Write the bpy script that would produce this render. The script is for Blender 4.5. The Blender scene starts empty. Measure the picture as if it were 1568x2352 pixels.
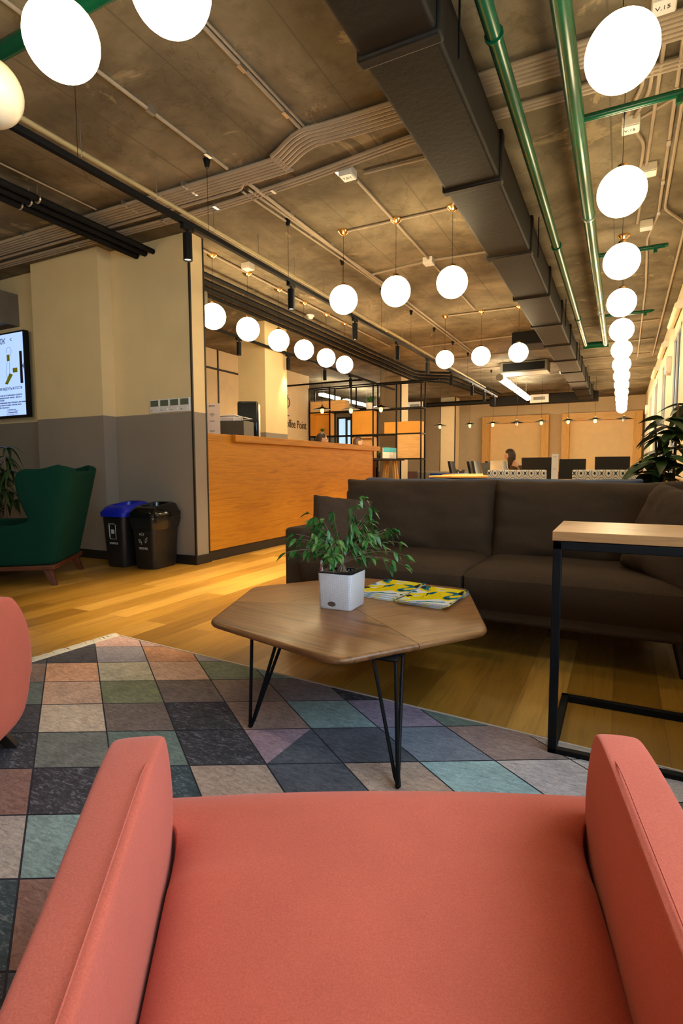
import bpy, bmesh, math, random
from mathutils import Vector, Matrix, noise
random.seed(7)
PI = math.pi
S = bpy.context.scene
COL = S.collection

# ------------------------------------------------------------------ camera
cam = bpy.data.cameras.new('camera'); cam_ob = bpy.data.objects.new('camera', cam); COL.objects.link(cam_ob)
cam.sensor_fit = 'VERTICAL'; cam.sensor_height = 36; cam.lens = 36 * 1255 / 2352; cam.clip_start = 0.02; cam.clip_end = 100
_R = ((0.8906, -0.0335, 0.4535), (0.4547, 0.0740, -0.8876), (-0.0038, 0.9967, 0.0811))
cam_ob.matrix_world = Matrix(((_R[0][0], _R[0][1], _R[0][2], 0), (_R[1][0], _R[1][1], _R[1][2], 0), (_R[2][0], _R[2][1], _R[2][2], 0.9), (0, 0, 0, 1)))
S.camera = cam_ob
# ------------------------------------------------------------------ world, exposure
DAY = 6.8
GLOBE = 18.0
SPOT = 300.0
w = bpy.data.worlds.new('sky'); S.world = w; w.use_nodes = True
w.node_tree.nodes['Background'].inputs[0].default_value = (0.66, 0.83, 1.0, 1)
w.node_tree.nodes['Background'].inputs[1].default_value = DAY
S.view_settings.view_transform = 'Standard'; S.view_settings.look = 'None'
S.view_settings.exposure = 0.3; S.view_settings.gamma = 1.0; S.view_settings.use_curve_mapping = False
S.cycles.use_denoising = True
S.cycles.max_bounces = 8; S.cycles.diffuse_bounces = 4; S.cycles.glossy_bounces = 3; S.cycles.transparent_max_bounces = 10
S.cycles.sample_clamp_indirect = 6.0
WIN = [(-2.7, -0.3), (-0.1, 1.9), (2.8, 3.8), (5.1, 6.15), (7.45, 8.45), (9.75, 10.7), (12.05, 13.05), (14.4, 15.5), (16.7, 17.7)]  # first two, unseen beside the camera, enlarged for daylight on the foreground armchair
WZ = (0.72, 2.55); WZN = (0.75, 2.25); WX = 0.56
for a, b in WIN:                       # sky light is sampled through the window openings
    l = bpy.data.lights.new('window_portal', 'AREA'); l.shape = 'RECTANGLE'; l.size = b - a; zz = WZN if b < 2 else WZ; l.size_y = zz[1] - zz[0]
    l.cycles.is_portal = True
    o = bpy.data.objects.new('window_portal', l); COL.objects.link(o)
    o.location = (WX + 0.16, (a + b) / 2, sum(zz) / 2)
    o.rotation_euler = (Vector((-1, 0, 0)).to_track_quat('-Z', 'Y')).to_euler()

# ------------------------------------------------------------------ helpers
def lin(c):
    if isinstance(c, str):
        c = [int(c[i:i + 2], 16) / 255 for i in (0, 2, 4)]
        return tuple(x / 12.92 if x <= .04045 else ((x + .055) / 1.055) ** 2.4 for x in c) + (1,)
    return tuple(c) + (1,) if len(c) == 3 else tuple(c)

class NT:
    def __init__(s, name):
        s.m = bpy.data.materials.new(name); s.m.use_nodes = True; s.t = s.m.node_tree
        s.b = s.t.nodes['Principled BSDF']; s.out = s.t.nodes['Material Output']
    def n(s, ty, **kw):
        nd = s.t.nodes.new(ty)
        for k, v in kw.items():
            if k.startswith('i_'):
                nd.inputs[int(k[2:]) if k[2:].isdigit() else k[2:].replace('_', ' ')].default_value = v
            else: setattr(nd, k, v)
        return nd
    def l(s, a, b): s.t.links.new(a, b)
    def coord(s, scale=(1, 1, 1), rot=(0, 0, 0), src='Object', loc=(0, 0, 0)):
        tc = s.n('ShaderNodeTexCoord'); mp = s.n('ShaderNodeMapping')
        mp.inputs['Scale'].default_value = scale; mp.inputs['Rotation'].default_value = rot; mp.inputs['Location'].default_value = loc
        s.l(tc.outputs[src], mp.inputs[0]); return mp.outputs[0]
    def noise(s, vec, scale, detail=4, rough=.55, dist=0):
        nd = s.n('ShaderNodeTexNoise'); nd.inputs['Scale'].default_value = scale; nd.inputs['Detail'].default_value = detail
        nd.inputs['Roughness'].default_value = rough; nd.inputs['Distortion'].default_value = dist
        s.l(vec, nd.inputs['Vector']); return nd.outputs['Fac']
    def ramp(s, fac, stops, interp='LINEAR'):
        r = s.n('ShaderNodeValToRGB'); e = r.color_ramp.elements; r.color_ramp.interpolation = interp
        e[0].position = stops[0][0]; e[0].color = lin(stops[0][1]); e[1].position = stops[-1][0]; e[1].color = lin(stops[-1][1])
        for p, c in stops[1:-1]:
            q = e.new(p); q.color = lin(c)
        s.l(fac, r.inputs[0]); return r.outputs[0]
    def mix(s, a, b, f, mode='MIX'):
        m = s.n('ShaderNodeMix', data_type='RGBA', blend_type=mode)
        for v, i in ((f, 0), (a, 6), (b, 7)):
            if hasattr(v, 'is_output'): s.l(v, m.inputs[i])
            else: m.inputs[i].default_value = v if i == 0 else lin(v)
        return m.outputs[2]
    def math(s, op, a, b=0.0, c=0.0):
        m = s.n('ShaderNodeMath', operation=op)
        for v, i in ((a, 0), (b, 1), (c, 2)):
            if hasattr(v, 'is_output'): s.l(v, m.inputs[i])
            else: m.inputs[i].default_value = v
        return m.outputs[0]
    def bump(s, h, strength=.3, dist=.01):
        b = s.n('ShaderNodeBump'); b.inputs['Strength'].default_value = strength; b.inputs['Distance'].default_value = dist
        s.l(h, b.inputs['Height']); s.l(b.outputs[0], s.b.inputs['Normal'])
    def base(s, c, rough=.5, metal=0, spec=.5):
        if hasattr(c, 'is_output'): s.l(c, s.b.inputs['Base Color'])
        else: s.b.inputs['Base Color'].default_value = lin(c)
        s.b.inputs['Roughness'].default_value = rough; s.b.inputs['Metallic'].default_value = metal
        s.b.inputs['Specular IOR Level'].default_value = spec
        return s.m

def plain(name, c, rough=.5, metal=0, var=.12, scale=6, bump=0, bscale=60, spec=.5):
    t = NT(name); v = t.coord(); f = t.noise(v, scale)
    c = lin(c); d = tuple(x * (1 - var) for x in c[:3]); e = tuple(min(1, x * (1 + var)) for x in c[:3])
    m = t.base(t.ramp(f, [(.3, d), (.7, e)]), rough, metal, spec)
    if bump: t.bump(t.noise(v, bscale, 3), bump, .004)
    return m
def fabric(name, c, c2=None, scale=260, bump=.35, sheen=.2, stretch=(1, 1, 1)):
    t = NT(name); v = t.coord(stretch)
    f = t.noise(v, scale, 2, .7); g = t.noise(v, 5, 3)
    c = lin(c); c2 = lin(c2) if c2 else tuple(x * .72 for x in c[:3])
    col = t.mix(t.ramp(f, [(.3, c2), (.7, c)]), t.ramp(g, [(.3, (.86, .86, .86)), (.75, (1, 1, 1))]), 1.0, 'MULTIPLY')
    m = t.base(col, .92, 0, .15)
    t.b.inputs['Sheen Weight'].default_value = sheen; t.b.inputs['Sheen Roughness'].default_value = .5
    t.bump(f, bump, .002); return m
def glow(name, c, strength):
    t = NT(name); t.base(c, .5); t.b.inputs['Emission Color'].default_value = lin(c); t.b.inputs['Emission Strength'].default_value = strength
    return t.m
def wood(name, c1, c2, c3=None, axis='Y', rot=0, rough=.45, scale=1.0, contrast=1.0, coat=0):
    t = NT(name); st = {'X': (.9, 14, 14), 'Y': (14, .9, 14), 'Z': (14, 14, .9)}[axis]
    tc = t.n('ShaderNodeTexCoord'); r = t.n('ShaderNodeMapping'); r.inputs['Rotation'].default_value = (0, 0, rot)
    s2 = t.n('ShaderNodeMapping'); s2.inputs['Scale'].default_value = tuple(x * scale for x in st)
    t.l(tc.outputs['Object'], r.inputs[0]); t.l(r.outputs[0], s2.inputs[0]); v = s2.outputs[0]
    f = t.noise(v, 2.2, 5, .6, .8); g = t.noise(v, 9, 3, .6)
    a = t.ramp(f, [(.3, c1), (.52, c2), (.72, c3 or c1)])
    col = t.mix(a, t.ramp(g, [(.35, (.72, .68, .62)), (.6, (1, 1, 1))]), min(1, .55 * contrast), 'MULTIPLY')
    m = t.base(col, rough, 0, .45); t.bump(g, .06, .002)
    if coat: t.b.inputs['Coat Weight'].default_value = coat; t.b.inputs['Coat Roughness'].default_value = .15
    return m

class MB:
    def __init__(s): s.v = []; s.f = []; s.mi = []; s.M = Matrix(); s.m = 0
    def add(s, vs, fs):
        k = len(s.v); s.v += [tuple(s.M @ Vector(p)) for p in vs]
        s.f += [tuple(i + k for i in f) for f in fs]; s.mi += [s.m] * len(fs); return s
    def at(s, M): s.M = M; return s
    def box(s, x0, x1, y0, y1, z0, z1, taper=0):
        t = taper; v = [(x0 + t, y0 + t, z0), (x1 - t, y0 + t, z0), (x1 - t, y1 - t, z0), (x0 + t, y1 - t, z0), (x0, y0, z1), (x1, y0, z1), (x1, y1, z1), (x0, y1, z1)]
        return s.add(v, [(0, 3, 2, 1), (4, 5, 6, 7), (0, 1, 5, 4), (1, 2, 6, 5), (2, 3, 7, 6), (3, 0, 4, 7)])
    def prism(s, poly, z0, z1, poly2=None):
        n = len(poly); p2 = poly2 or poly
        v = [(p[0], p[1], z0) for p in poly] + [(p[0], p[1], z1) for p in p2]
        return s.add(v, [tuple(range(n - 1, -1, -1)), tuple(range(n, 2 * n))] + [(i, (i + 1) % n, n + (i + 1) % n, n + i) for i in range(n)])
    def lathe(s, prof, n=24, c=(0, 0), cap=True):
        v = []; f = []
        for r, z in prof:
            for i in range(n): v.append((c[0] + r * math.cos(2 * PI * i / n), c[1] + r * math.sin(2 * PI * i / n), z))
        for j in range(len(prof) - 1):
            for i in range(n):
                a = j * n + i; b = j * n + (i + 1) % n; f.append((a, b, b + n, a + n))
        if cap: f.append(tuple(range(n - 1, -1, -1))); f.append(tuple(range((len(prof) - 1) * n, len(prof) * n)))
        return s.add(v, f)
    def tube(s, pts, r, n=8, r2=None, closed=False):
        pts = [Vector(p) for p in pts]; m = len(pts); v = []; f = []
        up = None
        for i, p in enumerate(pts):
            d = (pts[min(i + 1, m - 1)] - pts[max(i - 1, 0)]).normalized()
            if up is None: up = Vector((0, 0, 1)) if abs(d.z) < .9 else Vector((1, 0, 0))
            a = d.cross(up).normalized(); b = a.cross(d).normalized(); up = b
            rr = r if r2 is None else r + (r2 - r) * i / (m - 1)
            if isinstance(r, (list, tuple)): rr = r[i]
            for k in range(n):
                t = 2 * PI * k / n; v.append(tuple(p + a * math.cos(t) * rr + b * math.sin(t) * rr))
        for i in range(m - 1):
            for k in range(n):
                f.append((i * n + k, i * n + (k + 1) % n, (i + 1) * n + (k + 1) % n, (i + 1) * n + k))
        f.append(tuple(range(n - 1, -1, -1))); f.append(tuple(range((m - 1) * n, m * n)))
        return s.add(v, f)
    def bar(s, a, b, wx, wy):      # square bar between two points
        a = Vector(a); b = Vector(b); d = (b - a).normalized(); up = Vector((0, 0, 1)) if abs(d.z) < .9 else Vector((0, 1, 0))
        p = d.cross(up).normalized(); q = p.cross(d).normalized(); v = []
        for c in (a, b):
            for sx, sy in ((-1, -1), (1, -1), (1, 1), (-1, 1)): v.append(tuple(c + p * sx * wx / 2 + q * sy * wy / 2))
        return s.add(v, [(0, 3, 2, 1), (4, 5, 6, 7), (0, 1, 5, 4), (1, 2, 6, 5), (2, 3, 7, 6), (3, 0, 4, 7)])
    def sphere(s, c, r, n=20, sc=(1, 1, 1)):
        c = Vector(c); v = []; f = []; m = n // 2
        for j in range(1, m):
            th = PI * j / m
            for i in range(n):
                ph = 2 * PI * i / n; v.append((c.x + sc[0] * r * math.sin(th) * math.cos(ph), c.y + sc[1] * r * math.sin(th) * math.sin(ph), c.z + sc[2] * r * math.cos(th)))
        k = len(v); v += [(c.x, c.y, c.z + r * sc[2]), (c.x, c.y, c.z - r * sc[2])]
        for j in range(m - 2):
            for i in range(n): f.append((j * n + i, (j + 1) * n + i, (j + 1) * n + (i + 1) % n, j * n + (i + 1) % n))
        for i in range(n):
            f.append((i, (i + 1) % n, k)); f.append(((m - 2) * n + (i + 1) % n, (m - 2) * n + i, k + 1))
        return s.add(v, f)
    def soft(s, fn, n=14, seed=0):
        """closed cube-grid surface; fn maps (x,y,z) in [-1,1] on the cube's surface to a point"""
        idx = {}; v = []; f = []
        def g(i, j, k):
            if (i, j, k) not in idx:
                idx[(i, j, k)] = len(v); v.append(tuple(fn(2 * i / n - 1, 2 * j / n - 1, 2 * k / n - 1)))
            return idx[(i, j, k)]
        for a in range(n):
            for b in range(n):
                f.append((g(a, b, 0), g(a, b + 1, 0), g(a + 1, b + 1, 0), g(a + 1, b, 0)))
                f.append((g(a, b, n), g(a + 1, b, n), g(a + 1, b + 1, n), g(a, b + 1, n)))
                f.append((g(a, 0, b), g(a + 1, 0, b), g(a + 1, 0, b + 1), g(a, 0, b + 1)))
                f.append((g(a, n, b), g(a, n, b + 1), g(a + 1, n, b + 1), g(a + 1, n, b)))
                f.append((g(0, a, b), g(0, a, b + 1), g(0, a + 1, b + 1), g(0, a + 1, b)))
                f.append((g(n, a, b), g(n, a + 1, b), g(n, a + 1, b + 1), g(n, a, b + 1)))
        return s.add(v, f)

def link(name, mb, mat, parent=None, bevel=0, sharp=38, seg=2, subsurf=0, **kw):
    me = bpy.data.meshes.new(name); me.from_pydata(mb.v, [], mb.f); me.validate(clean_customdata=False)
    for m in (mat if isinstance(mat, (list, tuple)) else [mat]): me.materials.append(m)
    if any(mb.mi) and len(mb.mi) == len(me.polygons): me.polygons.foreach_set('material_index', mb.mi)
    me.polygons.foreach_set('use_smooth', [True] * len(me.polygons)); me.set_sharp_from_angle(angle=math.radians(sharp))
    me.update()
    o = bpy.data.objects.new(name, me); COL.objects.link(o)
    if parent: o.parent = parent
    if bevel:
        b = o.modifiers.new('bevel', 'BEVEL'); b.width = bevel; b.segments = seg; b.limit_method = 'ANGLE'; b.angle_limit = math.radians(40)
        me.polygons.foreach_set('use_smooth', [True] * len(me.polygons))
    if subsurf:
        b = o.modifiers.new('subsurf', 'SUBSURF'); b.levels = subsurf; b.render_levels = subsurf
    for k, v in kw.items(): o[k] = v
    return o
def thing(name, label, cat, loc=(0, 0, 0), rz=0, group=None):
    o = bpy.data.objects.new(name, None); COL.objects.link(o); o.location = loc; o.rotation_euler = (0, 0, rz)
    o['label'] = label; o['category'] = cat
    if group: o['group'] = group
    return o
def tag(o, label, cat, group=None, kind=None):
    o['label'] = label; o['category'] = cat
    if group: o['group'] = group
    if kind: o['kind'] = kind
    return o
def struct(name, mb, mat, parent=None, **kw):
    o = link(name, mb, mat, parent, **kw)
    if not parent: o['kind'] = 'structure'
    return o
def dup(root, loc, rz=None, label=None, name=None):
    r = root.copy(); COL.objects.link(r); r.location = loc
    if rz is not None: r.rotation_euler = (0, 0, rz)
    if label: r['label'] = label
    def rec(src, dst):
        for ch in list(src.children):
            c = ch.copy(); COL.objects.link(c); c.parent = dst; rec(ch, c)
    rec(root, r); return r
def text(body, size, mat, parent, M, extrude=.0008, align='LEFT', name='lettering', shear=0, sx=1):
    c = bpy.data.curves.new(name, 'FONT'); c.body = body; c.size = size; c.extrude = extrude; c.align_x = align; c.shear = shear
    c.resolution_u = 3
    tmp = bpy.data.objects.new('tmp', c); COL.objects.link(tmp); dg = bpy.context.evaluated_depsgraph_get(); dg.update()
    me = bpy.data.meshes.new_from_object(tmp.evaluated_get(dg)); bpy.data.objects.remove(tmp); bpy.data.curves.remove(c)
    me.materials.clear(); me.materials.append(mat)
    o = bpy.data.objects.new(name, me); COL.objects.link(o); o.parent = parent
    o.matrix_local = M @ Matrix.Diagonal((sx, 1, 1, 1)); return o
FRONT = Matrix.Rotation(PI / 2, 4, 'X')                       # lettering that faces -y
RIGHT = Matrix.Rotation(PI / 2, 4, 'Z') @ Matrix.Rotation(PI / 2, 4, 'X')   # lettering that faces +x
T = Matrix.Translation
def smooth_path(pts, n=6):
    pts = [Vector(p) for p in pts]; out = []
    for i in range(len(pts) - 1):
        p0 = pts[max(i - 1, 0)]; p1 = pts[i]; p2 = pts[i + 1]; p3 = pts[min(i + 2, len(pts) - 1)]
        for k in range(n):
            t = k / n
            out.append(.5 * ((2 * p1) + (-p0 + p2) * t + (2 * p0 - 5 * p1 + 4 * p2 - p3) * t * t + (-p0 + 3 * p1 - 3 * p2 + p3) * t ** 3))
    out.append(pts[-1]); return out
def bend(pts, r=.05, n=4):            # polyline with rounded corners
    pts = [Vector(p) for p in pts]; out = [pts[0]]
    for i in range(1, len(pts) - 1):
        a = pts[i - 1] - pts[i]; b = pts[i + 1] - pts[i]; rr = min(r, a.length * .45, b.length * .45)
        A = pts[i] + a.normalized() * rr; B = pts[i] + b.normalized() * rr
        for k in range(n + 1):
            t = k / n; out.append(A * (1 - t) ** 2 + pts[i] * 2 * t * (1 - t) + B * t * t)
    out.append(pts[-1]); return out
ORD = ['first', 'second', 'third', 'fourth', 'fifth', 'sixth', 'seventh', 'eighth', 'ninth', 'tenth', 'eleventh', 'twelfth', 'thirteenth', 'fourteenth']

# ------------------------------------------------------------------ materials
def m_floor():
    t = NT('oak_planks'); tc = t.n('ShaderNodeTexCoord'); sx = t.n('ShaderNodeSeparateXYZ'); cb = t.n('ShaderNodeCombineXYZ')
    t.l(tc.outputs['Object'], sx.inputs[0]); t.l(sx.outputs[1], cb.inputs[0]); t.l(sx.outputs[0], cb.inputs[1])
    br = t.n('ShaderNodeTexBrick'); br.offset = .37; br.offset_frequency = 2
    br.inputs['Color1'].default_value = (0, 0, 0, 1); br.inputs['Color2'].default_value = (1, 1, 1, 1); br.inputs['Mortar'].default_value = (.5, .5, .5, 1)
    br.inputs['Scale'].default_value = 1; br.inputs['Mortar Size'].default_value = .0009; br.inputs['Brick Width'].default_value = 1.15; br.inputs['Row Height'].default_value = .165
    br.inputs['Bias'].default_value = 0
    t.l(cb.outputs[0], br.inputs['Vector'])
    plank = t.ramp(br.outputs['Color'], [(0, '85601f'), (.35, 'b38838'), (.7, '9c742b'), (1, 'cba050')])
    mp = t.n('ShaderNodeMapping'); mp.inputs['Scale'].default_value = (18, 1.1, 1)
    t.l(tc.outputs['Object'], mp.inputs[0])
    add = t.n('ShaderNodeVectorMath', operation='ADD'); t.l(mp.outputs[0], add.inputs[0])
    sc = t.n('ShaderNodeVectorMath', operation='SCALE'); sc.inputs['Scale'].default_value = 7; t.l(br.outputs['Color'], sc.inputs[0]); t.l(sc.outputs[0], add.inputs[1])
    g = t.noise(add.outputs[0], 1.3, 6, .62, 1.2); k = t.noise(add.outputs[0], 6, 3, .6)
    col = t.mix(plank, t.ramp(g, [(.3, (.55, .48, .38)), (.5, (.93, .9, .86)), (.7, (1, 1, 1))]), .8, 'MULTIPLY')
    col = t.mix(col, t.ramp(k, [(.35, (.8, .77, .7)), (.6, (1, 1, 1))]), .5, 'MULTIPLY')
    col = t.mix(col, (.12, .07, .03), br.outputs['Fac'])
    m = t.base(col, .36, 0, .5); t.bump(t.math('SUBTRACT', g, br.outputs['Fac']), .08, .003)
    return m
def m_ceiling():
    t = NT('raw_concrete'); v = t.coord()
    big = t.noise(v, 1.1, 6, .6, .6); mid = t.noise(v, 5, 6, .65, .3); fine = t.noise(v, 40, 3)
    col = t.ramp(big, [(.32, '5d5341'), (.47, '746954'), (.58, '887c65'), (.72, 'a3977e')])
    col = t.mix(col, t.ramp(mid, [(.3, (.62, .6, .56)), (.5, (.95, .95, .95)), (.66, (1, 1, 1))]), .7, 'MULTIPLY')
    patch = t.ramp(t.noise(t.coord(loc=(3.1, 1.7, 0)), 1.7, 5, .7, 1.2), [(.62, (0, 0, 0)), (.66, (1, 1, 1))])
    col = t.mix(col, 'c9b58c', t.math('MULTIPLY', patch, .35))
    edge = t.ramp(t.noise(t.coord(loc=(9, 4, 0)), 1.25, 4, .6, .8), [(.49, (1, 1, 1)), (.498, (.62, .57, .5)), (.506, (1, 1, 1))])
    col = t.mix(col, edge, .55, 'MULTIPLY')
    sx = t.n('ShaderNodeSeparateXYZ'); t.l(t.coord(), sx.inputs[0])
    fr = t.math('FRACT', t.math('MULTIPLY_ADD', sx.outputs[0], 1 / .68, 2.69 + 20)); d = t.math('ABSOLUTE', t.math('SUBTRACT', fr, .5))
    seam = t.math('LESS_THAN', d, .008)
    col = t.mix(col, (.1, .085, .06), t.math('MULTIPLY', seam, .6))
    m = t.base(col, .85, 0, .25); t.bump(t.math('ADD', mid, t.math('MULTIPLY', fine, .3)), .35, .02); return m
def m_twotone(name, zb=1.414, up='ead4a2', lo='8f867b'):
    t = NT(name); sx = t.n('ShaderNodeSeparateXYZ'); g = t.n('ShaderNodeNewGeometry'); t.l(g.outputs['Position'], sx.inputs[0])
    f = t.math('GREATER_THAN', sx.outputs[2], zb); v = t.coord()
    col = t.mix(lo, up, f); col = t.mix(col, t.ramp(t.noise(v, 3, 4), [(.3, (.93, .93, .93)), (.7, (1, 1, 1))]), 1, 'MULTIPLY')
    m = t.base(col, .75, 0, .3); t.bump(t.noise(v, 220, 2), .1, .002); return m
M = {}
M['floor'] = m_floor(); M['ceil'] = m_ceiling(); M['wall2'] = m_twotone('two_tone_paint')
M['cream'] = plain('cream_paint', 'd9c7a0', .75, var=.03, bump=.08, bscale=200)
M['cream2'] = plain('pale_window_wall_paint', 'f4e9cc', .7, var=.03, bump=.05, bscale=200)
M['beige'] = plain('beige_wall_paint', 'd6c4a2', .8, var=.04, bump=.08, bscale=200)
M['pink'] = plain('dusty_pink_paint', '8f6a60', .8, var=.04)
M['black'] = plain('black_metal', (.006, .0065, .0075), .5, 0, var=.2, spec=.12)
M['blackm'] = plain('matt_black', (.009, .0085, .008), .7, var=.2, spec=.2)
M['trim'] = plain('dark_skirting', (.012, .010, .009), .5, var=.2)
M['green'] = plain('green_gloss_paint', (.002, .072, .033), .24, var=.15, spec=.4)
M['duct'] = plain('black_rubber_wrap', (.0065, .0055, .0045), .62, var=.3, bump=.4, bscale=30, spec=.22)
M['conduit'] = plain('grey_conduit', 'a2927c', .6, var=.1)
M['cream_pipe'] = plain('cream_pipe_paint', 'a89a70', .4, var=.1)
M['darkpipe'] = plain('black_pipe_insulation', (.009, .0085, .008), .8, var=.3, spec=.15)
M['steel'] = plain('brushed_steel', (.55, .53, .5), .3, .9, var=.1)
M['brass'] = plain('polished_brass', (.75, .48, .2), .18, 1, var=.1)
M['white'] = plain('white_plastic', (.78, .77, .74), .4, var=.03)
M['whitewarm'] = plain('off_white_metal', (.75, .7, .58), .45, var=.04)
M['ply'] = wood('orange_oak_panel', 'a86d12', 'bd8019', '99600d', 'Y', scale=.6, rough=.5)
M['plyz'] = wood('pale_plywood', 'd6a65a', 'e6ba70', 'ca984c', 'Z', scale=.5, rough=.6)
M['plyx'] = wood('pale_plywood_sheet', 'dab070', 'e8c284', 'cea35f', 'X', scale=.5, rough=.6)
M['plyyellow'] = plain('warm_yellow_panel', 'dda23c', .6, var=.05)
M['panel'] = plain('beige_niche_panel', 'efd6a4', .8, var=.04, bump=.1, bscale=300)
M['oaktop'] = wood('light_oak_veneer', '94683f', 'aa7b4b', '885c36', 'X', scale=1.1, rough=.4)
M['edge'] = wood('oak_table_edge', 'a5673a', 'b87746', '96592f', 'X', scale=.8, rough=.45)
M['desk'] = wood('desk_oak', 'b98a45', 'cfa059', 'ab7b38', 'X', scale=.6, rough=.5)
M['w1'] = wood('walnut_veneer_one', '64401f', '8a5d36', '452a15', 'X', math.radians(10), .38, .75, 1.2, .08)
M['w2'] = wood('walnut_veneer_two', '80572e', 'a0713f', '5a3a1e', 'X', math.radians(-60), .38, .75, 1.2, .08)
M['w3'] = wood('walnut_veneer_three', '6f4925', '8f6238', '4d3018', 'X', math.radians(130), .38, .75, 1.2, .08)
M['darkwood'] = plain('dark_stained_wood', (.02, .012, .008), .4, var=.3)
M['redwood'] = plain('reddish_brown_wood', (.09, .025, .01), .4, var=.3)
M['coral'] = fabric('coral_wool', (.64, .138, .085), (.53, .105, .062), 420, .22, .12)
M['teal'] = fabric('dark_green_velvet', (.002, .042, .026), (.001, .026, .016), 300, .3, 0)
M['brown'] = fabric('dark_brown_weave', (.082, .053, .033), (.038, .024, .015), 420, .6, 0)
M['brown2'] = fabric('taupe_weave', (.095, .062, .042), (.05, .033, .022), 420, .6, 0)
M['navy'] = fabric('navy_cloth', (.035, .06, .13), None, 300, .4)
M['royal'] = fabric('royal_blue_cloth', (.01, .06, .42), None, 200, .3)
M['grey'] = fabric('grey_cloth', (.17, .16, .13), None, 200, .3)
M['office'] = fabric('charcoal_mesh_cloth', (.03, .03, .032), None, 150, .4)
M['globe'] = glow('lit_opal_glass', (1, .77, .44), GLOBE)
M['globe_off'] = plain('unlit_opal_glass', (.72, .66, .5), .35, var=.02)
M['bulb'] = glow('amber_filament_bulb', (1, .55, .15), 3.2)
M['tube'] = glow('lit_fluorescent_tube', (1, .9, .68), 22)
M['spotface'] = glow('lit_spot_lens', (1, .75, .42), 9)
M['leaf'] = plain('glossy_green_leaf', (.035, .14, .025), .35, var=.5, scale=25)
M['leafd'] = plain('dark_green_leaf', (.022, .055, .015), .4, var=.5, scale=12)
M['stem'] = plain('brown_stem', (.16, .10, .06), .7, var=.4, scale=40)
M['soil'] = plain('potting_granules', (.1, .08, .07), .9, var=.9, scale=220, bump=1, bscale=200)
M['skin'] = plain('skin', (.55, .3, .19), .55, var=.05)
M['hair'] = plain('dark_brown_hair', (.03, .016, .01), .55, var=.4, scale=60)
M['olive'] = fabric('olive_brown_shirt', (.10, .06, .03))
M['ink'] = plain('dark_print', (.02, .018, .02), .6, var=.05)
M['inkw'] = plain('white_print', (.55, .55, .52), .6, var=.05)
M['bagfilm'] = plain('black_bin_liner', (.012, .012, .012), .22, var=.3, bump=1, bscale=14)
M['binplastic'] = plain('black_bin_plastic', (.012, .011, .010), .4, var=.3, bump=.3, bscale=220)
M['binblue'] = plain('blue_lid_plastic', (.01, .02, .45), .3, var=.1)
M['gloss'] = plain('glossy_black_plastic', (.006, .006, .006), .07, var=.1)
M['clear'] = plain('frosted_clear_plastic', (.6, .58, .62), .2, var=.1)
M['darkgrey'] = plain('dark_grey_plastic', (.035, .038, .035), .5, var=.1)
M['lcd'] = plain('grey_green_display', (.12, .15, .10), .25, var=.05)
M['grout'] = plain('grey_metal', (.25, .24, .2), .45, .6, var=.1)
def m_glass(name='window_glass', c=(.95, .98, 1, 1)):
    t = NT(name); tr = t.n('ShaderNodeBsdfTransparent'); tr.inputs[0].default_value = c
    gl = t.n('ShaderNodeBsdfGlossy'); gl.inputs['Roughness'].default_value = .03
    mx = t.n('ShaderNodeMixShader'); mx.inputs[0].default_value = .07
    t.l(tr.outputs[0], mx.inputs[1]); t.l(gl.outputs[0], mx.inputs[2]); t.l(mx.outputs[0], t.out.inputs[0]); return t.m
M['glass'] = m_glass(); M['sky_dimming'] = m_glass('sky_dimming_window_glass', (.25, .275, .30, 1))  # second glass darkened to tone down the strong sky behind the far panes
def m_ogee():
    t = NT('ogee_print_cloth'); sx = t.n('ShaderNodeSeparateXYZ'); t.l(t.coord(), sx.inputs[0])
    cx = t.math('COSINE', t.math('MULTIPLY', t.math('ADD', sx.outputs[0], sx.outputs[1]), 2 * PI / .115)); cz = t.math('COSINE', t.math('MULTIPLY_ADD', sx.outputs[2], 2 * PI / .155, 0.6))
    f = t.math('DIVIDE', t.math('ABSOLUTE', t.math('ADD', cx, cz)), 2)
    col = t.ramp(f, [(0, '3a4852'), (.045, 'e6e2da'), (.36, 'a39080'), (.56, 'e6e2da'), (.93, '26323e')], 'CONSTANT')
    return t.base(col, .85, 0, .2)
M['ogee'] = m_ogee()
def m_pot():
    t = NT('white_woven_plastic'); v = t.coord(); sx = t.n('ShaderNodeSeparateXYZ'); t.l(v, sx.inputs[0])
    g = []
    for i, o in ((0, 0), (1, 0), (2, 0)):
        fr = t.math('FRACT', t.math('MULTIPLY_ADD', sx.outputs[i], 1 / .0043, 100)); g.append(t.math('LESS_THAN', fr, .22))
    h = t.math('MAXIMUM', t.math('MULTIPLY', g[0], 1), g[2])
    nd = t.n('ShaderNodeNewGeometry'); s2 = t.n('ShaderNodeSeparateXYZ'); t.l(nd.outputs['Normal'], s2.inputs[0])
    isx = t.math('GREATER_THAN', t.math('ABSOLUTE', s2.outputs[0]), .7)
    hx = t.math('MAXIMUM', g[1], g[2]); hh = t.math('ADD', t.math('MULTIPLY', hx, isx), t.math('MULTIPLY', h, t.math('SUBTRACT', 1.0, isx)))
    m = t.base(t.mix((.88, .88, .9), (.45, .45, .5), hh), .35); t.bump(t.math('SUBTRACT', 1.0, hh), .5, .002); return m
M['pot'] = m_pot()
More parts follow.
